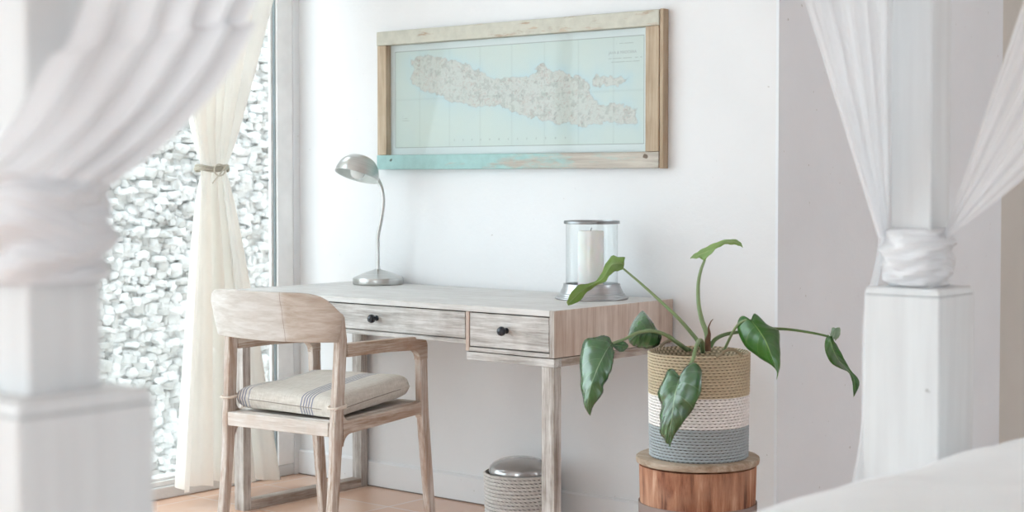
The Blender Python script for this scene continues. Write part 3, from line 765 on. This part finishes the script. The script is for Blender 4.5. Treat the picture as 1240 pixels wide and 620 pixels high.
link('stool_top', lathe([(.0001, SH - .0198), (.1585, SH - .0198), (.1635, SH - .017), (.165, SH - .010), (.1640, SH - .003), (.1600, SH), (.0001, SH)], 96, fn=lambda a, z, r, i: .0012 * noise.noise(Vector((math.cos(a) * 4, math.sin(a) * 4, 0))) if r > .1 else 0), t_, stool, smooth=True)
zb0 = .243
bandm = m_plain('rusted_iron', (156, 138, 132), .6, .15, .1)
link('iron_band', lathe([(.1545, zb0 - .003), (.1575, zb0 - .003), (.1585, zb0 + .026), (.1555, zb0 + .026)], 96, fn=lambda a, z, r, i: .0), bandm, stool, smooth=True)
an = math.atan2(-3.606, 2.345) - .28
mb = MB(); mb.box(-.014, .016, -.004, .004, -.016, .013).box(-.003, .004, -.008, .0, -.020, .004)
o = mb.make('band_clip', m_plain('dark_iron', (84, 72, 68), .6, .6, .1), stool, bevel=.0015)
o.location = (.1605 * math.cos(an), .1605 * math.sin(an), zb0 + .012); o.rotation_euler = (0, 0, an + PI / 2)

# ------------------------------------------------------------------ planter basket and plant
pc = (-2.338, 3.600)
PR, PH = .1345, .2795
planter = thing('planter_basket', 'woven planter basket banded natural, white and grey on the drum stool', 'basket', (pc[0], pc[1], SH))
WM = weave_mat('seagrass_bands', [(0, (172, 180, 184)), (.31, (244, 240, 238)), (.60, (204, 188, 162))], (78, 64, 48), 60, 36, .25, .35)
link('basket_wall', rope_wall(PR * .965, PR, PH, 36, 240, 60, .0032, 0.001, 6), WM, planter, smooth=True, solid=.005, soff=-1)
link('basket_base', lathe([(.0001, 0.0), (PR * .95, 0.0), (PR * .96, .006), (.0001, .007)], 64), m_plain('grey_fibre', (138, 146, 148), .9), planter)
mb = MB()
for s, ac in ((1, 2.75), (-1, -.35)):      # small rope handles folded on the rim
    pts = []
    for i in range(15):
        a = ac + (i / 14 - .5) * .62; pts.append(((PR + .001) * math.cos(a), (PR + .001) * math.sin(a), PH - .002 + .020 * math.sin(PI * i / 14)))
    hb = MB().tube(pts, .0042, 8); hb.make('handle', m_plain('seagrass_cord', (176, 160, 134), .9, 0, .15), planter, smooth=True)

plant = thing('leafy_plant', 'green philodendron with long drooping stems growing in the banded basket', 'plant', (pc[0], pc[1], SH + .008))
ORG = Vector((pc[0], pc[1], SH + .008))
link('soil', lathe([(.0001, .0), (PR * .90, .0), (PR * .93, .225), (PR * .6, .232), (.0001, .236)], 48), m_plain('dark_soil', (92, 74, 60), .95, 0, .2), plant, smooth=True)
def m_leaf(name, c_dark, c_mid, c_vein, rough=.3, trans=.25, bumpy=.5):
    t = NT(name); uv = t.n('UVMap').outputs[0]; s = t.n('SeparateXYZ', i_Vector=uv).outputs
    ax = t.math('ABSOLUTE', t.math('SUBTRACT', t.math('MULTIPLY', s[0], 2), 1))
    mid = t.math('LESS_THAN', ax, .028)
    side = t.math('FRACT', t.math('MULTIPLY', t.math('SUBTRACT', s[1], t.math('MULTIPLY', ax, .22)), 7.0))
    sdist = t.math('ABSOLUTE', t.math('SUBTRACT', side, .5))
    sv = t.ramp(sdist, [(.0, (200, 200, 200)), (.05, (0, 0, 0))])
    n = t.noise(t.coord(), 14, 4)
    c = t.ramp(n, [(.3, c_dark), (.7, c_mid)])
    c = t.mix(t.math('MULTIPLY', sv, .32), c, c_vein); c = t.mix(t.math('MULTIPLY', mid, .75), c, c_vein)
    edge = t.math('GREATER_THAN', ax, .965); c = t.mix(t.math('MULTIPLY', edge, .45), c, (60, 70, 40))
    t.base(c, rough, 0, .9); t.b.inputs['Coat Weight'].default_value = 1.0 if rough < .3 else .25; t.b.inputs['Coat Roughness'].default_value = .22
    h = t.math('ADD', t.math('MULTIPLY', sdist, -1.0), t.math('MULTIPLY', mid, -.4)); t.bump(h, bumpy, .004)
    tr = t.n('BsdfTranslucent'); t.L.new(t.mix(.4, c, (150, 190, 70)), tr.inputs[0])
    mx = t.n('MixShader', i_0=trans); t.L.new(t.b.outputs[0], mx.inputs[1]); t.L.new(tr.outputs[0], mx.inputs[2]); t.L.new(mx.outputs[0], t.out.inputs[0]); return t.m
ML_dark = m_leaf('glossy_leaf', (26, 80, 38), (50, 112, 50), (150, 190, 140), .22, .12, .9)
ML_mid = m_leaf('fresh_leaf', (28, 94, 16), (54, 126, 26), (160, 204, 110), .34, .25, .7)
ML_under = m_leaf('leaf_underside', (122, 158, 74), (150, 182, 96), (196, 212, 150), .5, .35, .3)
M_stem = m_plain('leaf_stalk', (138, 160, 112), .45, 0, .08)
M_stem2 = m_plain('leaf_stalk_dark', (96, 128, 70), .45, 0, .1)
def resamp(pts, n):
    return spline([(p[0], p[1], p[2]) for p in pts], n)
def leaf(left, mid, right, dm, dl, dr, mat, cup=.0, name='leaf', n=26, m=10, ripple=.0015):
    """left/mid/right: matching edge / midrib / edge traces from base to tip; dm/dl/dr: real distance of each trace point"""
    f3 = lambda P, Dd: [at(p[0], p[1], d) - ORG for p, d in zip(P, Dd)]
    L3, M3, R3 = resamp(f3(left, dl), n), resamp(f3(mid, dm), n), resamp(f3(right, dr), n)
    v = []; uv = []; f = []
    for j in range(n + 1):
        nrm = (R3[j] - L3[j]).cross(M3[min(j + 1, n)] - M3[max(j - 1, 0)])
        nrm = nrm.normalized() if nrm.length > 1e-9 else Vector((0, -1, 0))
        for i in range(m + 1):
            u = i / m * 2 - 1
            a = abs(u); E_ = L3[j] if u < 0 else R3[j]
            p = M3[j].lerp(E_, a)
            wd = (E_ - M3[j]).length
            p = p + nrm * (cup * wd * math.sin(PI * a) + ripple * math.sin(j / n * 7 * 2 * PI * .9 - a * 3) * a * min(1, wd / .02))
            v.append(p); uv.append((i / m, j / n))
    for j in range(n):
        for i in range(m):
            a = j * (m + 1) + i; f.append((a, a + 1, a + m + 2, a + m + 1))
    return link(name, mesh(name, v, f, uv), mat, plant, smooth=True, solid=.0007)
def stalk(pts, r0, r1, mat=M_stem, n=26):
    P = spline([at(x, y, d) - ORG for x, y, d in pts], n)
    return MB().tube(P, [r0 + (r1 - r0) * i / n for i in range(n + 1)], 10).make('leaf_stalk', mat, plant, smooth=True)
DC = 4.262
# right heart-shaped leaf
leaf([(908, 388), (899, 382), (893, 391), (895, 406), (904, 421), (918, 432), (932, 441), (939.5, 447.5), (941, 455), (940.3, 459.5)],
     [(909.4, 388), (911.5, 391), (916, 396), (921, 403), (926, 411), (930, 420), (934.5, 432), (938, 442), (941, 452), (940.3, 459.5)],
     [(910.5, 386), (914, 379), (923.5, 388), (933, 395.5), (942.5, 399), (944.2, 412), (944.5, 426), (945, 437), (943, 451), (940.3, 459.5)],
     [4.10, 4.09, 4.08, 4.07, 4.06, 4.055, 4.05, 4.05, 4.05, 4.05], [4.10, 4.12, 4.12, 4.11, 4.10, 4.09, 4.08, 4.07, 4.055, 4.05], [4.10, 4.13, 4.12, 4.12, 4.13, 4.12, 4.10, 4.08, 4.06, 4.05], ML_mid, cup=-.10)
# far right curled leaf
leaf([(1003, 405), (1000, 410), (998.6, 419), (1001, 430), (1007, 440), (1017, 446), (1027, 450.5), (1031.5, 460), (1033, 472), (1033.7, 481)],
     [(1005, 407), (1006, 413), (1008, 421), (1012, 430), (1017, 438), (1023, 444), (1029.5, 451), (1034.5, 460), (1036, 471), (1033.7, 481)],
     [(1007, 406), (1010, 412.5), (1014, 419), (1018.5, 427), (1022.5, 435), (1026.5, 442), (1031, 449.5), (1038.5, 457.5), (1040.5, 467), (1033.7, 481)],
     [4.30, 4.28, 4.26, 4.25, 4.25, 4.25, 4.25, 4.25, 4.25, 4.25], [4.30, 4.31, 4.32, 4.32, 4.31, 4.30, 4.27, 4.27, 4.26, 4.25], [4.30, 4.31, 4.32, 4.32, 4.31, 4.30, 4.27, 4.27, 4.26, 4.25], ML_mid, cup=.25)
leaf([(1005, 406), (1006.5, 401), (1007.5, 397)], [(1008, 410), (1010.5, 404), (1010.8, 397.5)], [(1011, 412.8), (1016.5, 407), (1017.5, 399)],
     [4.30, 4.31, 4.32], [4.30, 4.32, 4.33], [4.31, 4.33, 4.34], m_leaf('leaf_lobe_back', (120, 150, 120), (150, 176, 150), (190, 206, 180), .4, .2), cup=.3, name='leaf_lobe', n=10)
# front drooping leaf over the basket
leaf([(822.5, 455), (814, 446), (807, 452), (797, 474), (800.5, 492), (799, 508), (799.5, 523), (805, 534), (809, 538), (811.4, 541)],
     [(824, 456), (822, 461), (820, 468), (817.8, 476), (816, 486), (814.6, 497), (813.2, 508), (812, 520), (811.6, 531), (811.4, 541)],
     [(826, 452), (836, 439.5), (847, 443), (850, 457), (848, 476), (841, 492), (831, 507), (820.5, 521), (814.5, 532), (811.4, 541)],
     [4.07, 4.065, 4.06, 4.055, 4.05, 4.05, 4.05, 4.055, 4.06, 4.065], [4.07, 4.09, 4.09, 4.09, 4.09, 4.085, 4.08, 4.075, 4.07, 4.065], [4.07, 4.05, 4.04, 4.03, 4.03, 4.035, 4.04, 4.05, 4.06, 4.065], ML_dark, cup=-.12, ripple=.003)
# left long drooping leaf
leaf([(740, 413), (735, 406), (724, 408), (709, 411), (703, 428), (702.5, 448), (703.5, 468), (706, 484), (709.5, 496), (714.7, 503.4)],
     [(741, 415), (738, 419), (734, 425), (730, 433), (725, 443), (720.5, 454), (716, 466), (713, 479), (712, 492), (714.7, 503.4)],
     [(742, 416), (743, 421), (743.3, 430), (742.5, 439), (740, 449), (736.5, 457), (731, 467), (729.5, 477), (719, 491), (714.7, 503.4)],
     [4.10, 4.09, 4.07, 4.06, 4.05, 4.045, 4.04, 4.045, 4.05, 4.06], [4.10, 4.10, 4.10, 4.10, 4.10, 4.09, 4.08, 4.07, 4.06, 4.06], [4.10, 4.09, 4.08, 4.07, 4.06, 4.055, 4.055, 4.055, 4.055, 4.06], ML_dark, cup=-.10, ripple=.003)
leaf([(742, 415.5), (748, 412.5), (755, 413), (760.5, 417)], [(742, 418), (748, 418.5), (755, 419), (761, 418.5)], [(742, 419), (747, 424), (754, 426), (761, 420)],
     [4.10, 4.10, 4.105, 4.11], [4.10, 4.11, 4.115, 4.11], [4.10, 4.09, 4.10, 4.11], ML_dark, cup=-.2, name='leaf_lobe', n=10)
# middle-left leaf, folded along its rib
leaf([(797, 402), (787, 387), (778.5, 376.5), (769, 386), (763, 397), (760.5, 407), (762, 413)],
     [(799, 405), (791, 400), (783, 399), (776, 402), (770, 406), (765, 410), (762, 414)],
     [(801, 407), (798.5, 417), (788, 422), (778, 421.7), (770, 420), (764, 417), (762, 414.5)],
     [4.22, 4.20, 4.19, 4.18, 4.17, 4.165, 4.16], [4.22, 4.24, 4.26, 4.25, 4.23, 4.19, 4.165], [4.22, 4.22, 4.21, 4.20, 4.19, 4.175, 4.16], ML_dark, cup=-.15)
# upper-left leaf seen from below, twisted in the middle
leaf([(757, 311.5), (749, 311), (740.5, 310), (734, 319), (728, 331), (722, 340), (711, 343.5), (700, 345.5), (692, 354), (686, 366)],
     [(756, 320), (749, 319), (742, 320), (737, 326), (731, 336), (723, 342), (714, 346), (704, 352), (695, 361), (687, 368)],
     [(755, 326), (749, 328), (743, 329.5), (738, 334), (733, 341), (724.5, 344.5), (717, 349), (708, 357), (700, 366), (688, 370)],
     [4.30, 4.29, 4.28, 4.27, 4.26, 4.25, 4.24, 4.23, 4.22, 4.22], [4.31, 4.32, 4.33, 4.31, 4.28, 4.26, 4.24, 4.22, 4.21, 4.22], [4.30, 4.29, 4.27, 4.26, 4.25, 4.25, 4.26, 4.26, 4.24, 4.22], ML_under, cup=.10)
# top leaf, arched with its tip curling over
leaf([(836, 313.3), (842, 308), (848, 304), (856, 299.5), (866, 295), (876, 291.5), (886, 290), (893, 291), (897, 294), (899.5, 299.3)],
     [(838, 313), (844, 310), (850, 307.5), (858, 304), (867, 298.5), (876, 294.2), (886, 292.5), (893, 294), (897, 296.5), (899.7, 299.5)],
     [(841, 313), (847, 312.5), (853.5, 315), (860, 308), (868, 301), (876, 296.5), (885, 295.7), (892, 296.8), (896, 298), (899.8, 299.8)],
     [4.32, 4.31, 4.30, 4.29, 4.28, 4.27, 4.26, 4.25, 4.25, 4.25], [4.36, 4.36, 4.36, 4.35, 4.33, 4.31, 4.29, 4.27, 4.26, 4.25], [4.30, 4.28, 4.27, 4.25, 4.24, 4.24, 4.24, 4.24, 4.24, 4.25], ML_under, cup=.10)
# stalks
stalk([(852, 424, DC), (842, 409, 4.25), (822, 386, 4.25), (800, 365, 4.27), (778, 345, 4.29), (755, 325.5, 4.30)], .0062, .0028)
stalk([(856, 424, DC), (856, 405, DC), (850, 388, 4.265), (846, 368, 4.27), (845.5, 345, 4.27), (848.5, 328, 4.27), (853.5, 314.5, 4.28)], .0078, .0035)
stalk([(851, 426, 4.25), (850, 414, 4.20), (846, 413, 4.15), (842, 424, 4.09), (838, 438, 4.075), (829, 450, 4.07), (824, 456, 4.07)], .0062, .0042)
stalk([(860, 420, DC), (866, 411, 4.27), (878, 405, 4.30), (895, 402, 4.33), (920, 398.5, 4.34), (950, 398.5, 4.34), (980, 402.5, 4.32), (1004, 407.5, 4.30)], .0060, .0030, M_stem2)
stalk([(877, 424, 4.22), (884, 409, 4.16), (892, 395, 4.12), (902, 388, 4.105), (909.4, 388, 4.10)], .0040, .0030)
stalk([(832, 424, 4.25), (820, 415, 4.22), (805, 405, 4.20), (790, 401, 4.18), (772, 403, 4.14), (758, 410, 4.12), (742, 415.5, 4.10)], .0060, .0034)
stalk([(836, 424, 4.27), (823, 417, 4.25), (811, 407, 4.24), (799, 403, 4.22), (790, 400, 4.20)], .0044, .0030, M_stem2)
MB().tube([at(857, 425, 4.25) - ORG, at(857, 412, 4.25) - ORG, at(859, 404, 4.25) - ORG, at(858, 396, 4.25) - ORG, at(861, 389, 4.25) - ORG, at(863.5, 386.5, 4.25) - ORG], [.009, .008, .0045, .0022, .0014, .001], 8).make('leaf_sheath', m_plain('brown_sheath', (120, 84, 60), .8, 0, .2), plant, smooth=True)

# ------------------------------------------------------------------ window curtain
def fold(u, ph, n=9): return math.sin(u * n * 2 * PI + ph) + .35 * math.sin(u * n * 4.6 * PI + ph * 2.3 + 1)
cur = thing('window_curtain', 'cream cotton curtain tied with a cord in front of the glass door', 'curtain', (-4.42, 3.67, 0))
TZ = 1.168
def wc(u, v):
    z = .045 + v * (2.575 - .045)
    if z < TZ:
        k = (TZ - z) / (TZ - .045); kk = k ** .62
        a = 3.618 + (3.505 - 3.618) * (k ** .9); b = 3.728 + (3.950 - 3.728) * (k ** .85)
        amp = .014 + .036 * kk; n = 4.3
    else:
        k = (z - TZ) / (2.575 - TZ)
        a = 3.618 - .36 * k ** 1.0; b = 3.728 + .42 * k ** .95
        amp = .014 + .034 * k ** .6; n = 5.2
    bl = 1 - math.exp(-abs(z - TZ) / .05)
    y = a + (b - a) * (u + .018 * fold(u, 1.2, 5) * bl)
    x = -4.42 + amp * fold(u, .6 + (.5 if z < TZ else 0) * bl, n) * (.35 + .65 * bl) - .030 * (1 - bl) * math.cos((u - .5) * PI) * -1
    if z < TZ: z += .012 * (1 - v) * math.sin(u * 5)
    return (x + 4.42, y - 3.67, z)
link('curtain_cloth', grid(wc, 150, 110), M_cream, cur, smooth=True)
mb = MB(); ring = []
for i in range(41):
    a = 2 * PI * i / 40; ring.append((.052 * math.cos(a), .003 + .062 * math.sin(a), TZ + .004 * math.sin(a * 3)))
mb.tube(ring, .0042, 8); mb.tube([(p[0] * .98, p[1] * .98, p[2] + .008) for p in ring], .0036, 8); mb.tube([(p[0] * 1.02, p[1], p[2] - .007) for p in ring], .0032, 8)
mb.make('tieback_cord', M_cord, cur, smooth=True)
mb = MB(); ring = []
for i in range(25):
    a = 2 * PI * i / 24; ring.append((.060, -.012 + .024 * math.cos(a), TZ - .006 + .020 * math.sin(a)))
mb.tube(ring, .0026, 8); mb.tube([(.066, -.050, TZ - .052), (.066, .016, TZ + .012)], .0024, 8)
mb.make('tieback_pin', m_plain('bone_pin', (206, 200, 186), .5), cur, smooth=True)

# ------------------------------------------------------------------ canopy bed
BXc, BY0, BY1 = -1.2195, .82, 2.57
bed = thing('canopy_bed', 'white painted four poster bed with square posts in the foreground', 'bed', (BXc, (BY0 + BY1) / 2, 0))
by = (BY0 + BY1) / 2
def bpost(x, y):
    mb = MB(); r, q_ = .0695, .0375
    mb.box(x - r, x + r, y - r, y + r, 0, .935)
    mb.prism([(x - r, y - r)], 0, 0) if False else None
    b = len(mb.v)
    for z_, rr in ((.935, r), (.947, r - .003)):
        mb.v += [(x - rr, y - rr, z_), (x + rr, y - rr, z_), (x + rr, y + rr, z_), (x - rr, y + rr, z_)]
    for i in range(4):
        j = (i + 1) % 4; mb.f.append((b + i, b + j, b + 4 + j, b + 4 + i))
    mb.f.append((b + 4, b + 5, b + 6, b + 7))
    mb.box(x - q_, x + q_, y - q_, y + q_, .94, 2.2)
    return mb.make('post', M_post, bed, bevel=.004)
for x in (0, 2.1):
    for y in (BY0 - by, BY1 - by): bpost(x, y)
MB().box(-.025, .025, BY0 - by + .07, BY1 - by - .07, .26, .46).make('foot_rail', M_post, bed, bevel=.004)
for y in (BY0 - by, BY1 - by):
    MB().box(.07, 2.03, y - .025, y + .025, .26, .46).make('side_rail', M_post, bed, bevel=.004)
    MB().box(-.03, 2.13, y - .03, y + .03, 2.2, 2.26).make('canopy_rail', M_post, bed, bevel=.004)
for x in (0, 2.1):
    MB().box(x - .03, x + .03, BY0 - by + .03, BY1 - by - .03, 2.2, 2.26).make('canopy_rail', M_post, bed, bevel=.004)
MB().box(.03, 2.02, BY0 - by + .03, BY1 - by - .03, .40, .60).make('mattress', M_duvet, bed, bevel=.03, seg=4)

def duvet():
    x0, x1, y0, y1 = -1.145, .8, .74, 2.70
    def fn(u, v):
        # arclength style wrap: the outer 12% of the sheet hangs down the sides
        e = .16
        def wrap(t):
            if t < e: return 0, (e - t) / e
            if t > 1 - e: return 1, (t - 1 + e) / e
            return (t - e) / (1 - 2 * e), 0
        a, da = wrap(u); b, db = wrap(v)
        if u > 1 - e: a, da = 1, 0
        x = x0 + .05 + (x1 - x0 - .05) * a; y = y0 + .05 + (y1 - y0 - .10) * b
        r = .085
        top = .712 + .018 * min(1, a * 6) + .012 * math.sin(y * 2.2)
        # bulge towards the right corner of the picture
        top += .016 * math.exp(-((x + .82) / .30) ** 2 - ((y - 2.45) / .35) ** 2)
        top += .010 * noise.noise(Vector((x * 3.2, y * 3.2, 1))) + .004 * noise.noise(Vector((x * 11, y * 11, 4)))
        k = max(da, db); z = top
        ea = min(a / .06, 1) if da == 0 else 0; eb = min(b / .06, (1 - b) / .06, 1) if db == 0 else 0
        rr = (1 - ea) ** 2.2 + (1 - eb) ** 2.2
        z -= .045 * min(1.25, rr)
        if k > 0:
            s_ = math.sin(min(1, k * 2.2) * PI / 2)
            off = .030 * s_ + .008 * math.sin((x + y) * 13) * k
            if da: x -= off
            if db: y += off if v > .5 else -off
            z -= .33 * k
        x -= .060 * math.exp(-((y - 1.75) / .45) ** 4) * max(0, 1 - (x - x0) / .5)
        return (x, y, z)
    me = grid(fn, 150, 150); o = link('duvet', me, M_duvet, smooth=True, solid=.006, soff=-1)
    tag(o, 'rumpled white duvet spread over the four poster bed', 'duvet'); return o
duvet()

def knot(name, parent, c, rx, ry, z0, z1, seed=1, mat=None, prof=None):
    """muslin wound round a square post: lumpy belt with slanting folds"""
    def fn(u, v):
        a = u * 2 * PI; k = math.sin(PI * min(1, max(0, v))) ** .45
        if prof: k = prof(v)
        sq = 1 / (abs(math.cos(a)) ** 5 + abs(math.sin(a)) ** 5) ** (1 / 5) ** 1
        f_ = .0036 * math.sin(v * 15 + math.sin(a + seed) * 4.5) + .0030 * math.sin(v * 24 - a * 3 + seed * 2) + .0012 * math.sin(v * 60 + a * 5)
        r = (rx * (.80 + .20 * k)) * (sq * .5 + .5) + f_ * min(1, k * 2)
        z = z0 + (z1 - z0) * v + .008 * math.sin(a * 2 + seed) * math.sin(PI * v)
        return (c[0] + r * math.cos(a), c[1] + r * ry / rx * math.sin(a), z)
    return link(name, grid(fn, 96, 40), mat or M_sheer2, parent, smooth=True, solid=.003, soff=-1)
def swag(name, parent, lo, hi, n_f, amp, nrm, sag=0, ph=0, mat=None, power=1.0, nu=90, nv=70):
    """gathered cloth: lo(u), hi(u) give the bottom and top edge; pleats deepen upward"""
    def fn(u, v):
        a = lo(u); b = hi(u); p = a.lerp(b, v)
        w = 4 * v * (1 - v)
        p = p + Vector((0, 0, -sag * w * (1.0 - u))) 
        k = amp * (.25 + .75 * min(1, v * 1.6))
        return p + nrm * (k * (math.sin(u * n_f * 2 * PI + ph) + .4 * math.sin(u * n_f * 5.1 * PI + 1 + ph)))
    return link(name, grid(fn, nu, nv), mat or M_sheer, parent, smooth=True)
# right post
cR = thing('bed_curtain', 'sheer white bed curtain knotted on the right post, drawn towards the left', 'curtain', (BXc, BY1, 1.0))
oR = Vector((BXc, BY1, 1.0))
def LR(u): return Vector((-.050, -.020 - .030 * (1 - u), .030))
def HR(u): return Vector((-.036, -.020 - .90 * (1 - u), 1.195))
swag('curtain_cloth', cR, LR, HR, 5.0, .014, Vector((1, 0, 0)), 0, .4)
knot('knot', cR, (-.003, -.0, 0), .056, .058, -.052, .048, 2)
def sst(q): q = max(0, min(1, q)); return q * q * (3 - 2 * q)
def tail(u, v):
    # falls from the knot, down beside the post
    z = .03 - v * .985; s_ = min(1, v / .16); s_ = s_ * s_ * (3 - 2 * s_)
    y = -.030 - .022 * (1 - u) - .008 * s_ * (1 - u) - .125 * sst((v - .30) / .42) * (1 - u)
    x = -.052 - .026 * s_ + .006 * math.sin(u * 9 + .5) * min(1, .3 + v) - .02 * sst((v - .30) / .42)
    return (x, y - .004 * math.sin(u * 7), z)
link('curtain_tail', grid(tail, 40, 60), M_sheer, cR, smooth=True)
cR2 = thing('bed_curtain', 'sheer white bed curtain knotted on the right post, drawn towards the right', 'curtain', (BXc, BY1, 1.0))
def LR2(u): return Vector((.045 + .012 * (1 - u), -.01 + .02 * (u - .5), .030 + .01 * u))
def HR2(u): return Vector((.44 + .66 * (1 - u), .0, 1.195))
swag('curtain_cloth', cR2, LR2, HR2, 4.0, .012, Vector((0, 1, 0)), .10, 1.1)
# left post
cL = thing('bed_curtain', 'blurred sheer white curtain knotted on the left post closest to the camera', 'curtain', (BXc, BY0, 1.0))
oL = Vector((BXc, BY0, 1.0))
EDL = spline([on_x(134, 222, -1.130) - oL, on_x(180, 188, -1.130) - oL, on_x(228, 142, -1.130) - oL, on_x(272, 88, -1.130) - oL, on_x(304, 30, -1.132) - oL, on_x(324, -30, -1.135) - oL, Vector((.02, .62, .8)), Vector((.0, .95, 1.195))], 70)
EDU = spline([on_x(-40, 205, -1.140) - oL, on_x(5, 165, -1.140) - oL, on_x(30, 130, -1.140) - oL, on_x(62, 72, -1.145) - oL, on_x(104, 0, -1.150) - oL, Vector((.035, .12, .6)), Vector((.0, .25, 1.195))], 70)
def cl_fn(u, v):
    i = min(69.999, v * 70); k = int(i); f_ = i - k
    a = EDL[k].lerp(EDL[k + 1], f_); b_ = EDU[k].lerp(EDU[k + 1], f_)
    n_ = .004 + .007 * v
    w_ = math.sin(u * 4.5 * 2 * PI + 2 + v) + .4 * math.sin(u * 11 * PI + 1)
    return a.lerp(b_, u) + Vector((1, 0, 0)) * n_ * w_
link('curtain_cloth', grid(cl_fn, 90, 70), M_sheer2, cL, smooth=True)
knot('knot', cL, (0, 0, 0), .056, .056, .042, .150, 4, prof=lambda v: .35 + .65 * math.sin(PI * v) ** .7)

# ------------------------------------------------------------------ daylight
w = bpy.data.worlds.new('sky'); scn.world = w; w.use_nodes = True
bg = w.node_tree.nodes['Background']; bg.inputs[0].default_value = (.85, .95, 1.0, 1); bg.inputs[1].default_value = 1.0
def port(loc, rot, sx, sy, e, col):
    l = bpy.data.lights.new('daylight', 'AREA'); l.shape = 'RECTANGLE'; l.size = sx; l.size_y = sy; l.energy = e; l.color = col
    o = bpy.data.objects.new('daylight', l); COL.objects.link(o); o.location = loc; o.rotation_euler = rot; return o
scn.view_settings.view_transform = 'Standard'; scn.view_settings.look = 'None'
scn.view_settings.gamma = 1; scn.view_settings.use_curve_mapping = False
scn.view_settings.exposure = 2.28
scn.cycles.max_bounces = 10; scn.cycles.diffuse_bounces = 6; scn.cycles.transparent_max_bounces = 24
scn.cycles.use_denoising = True
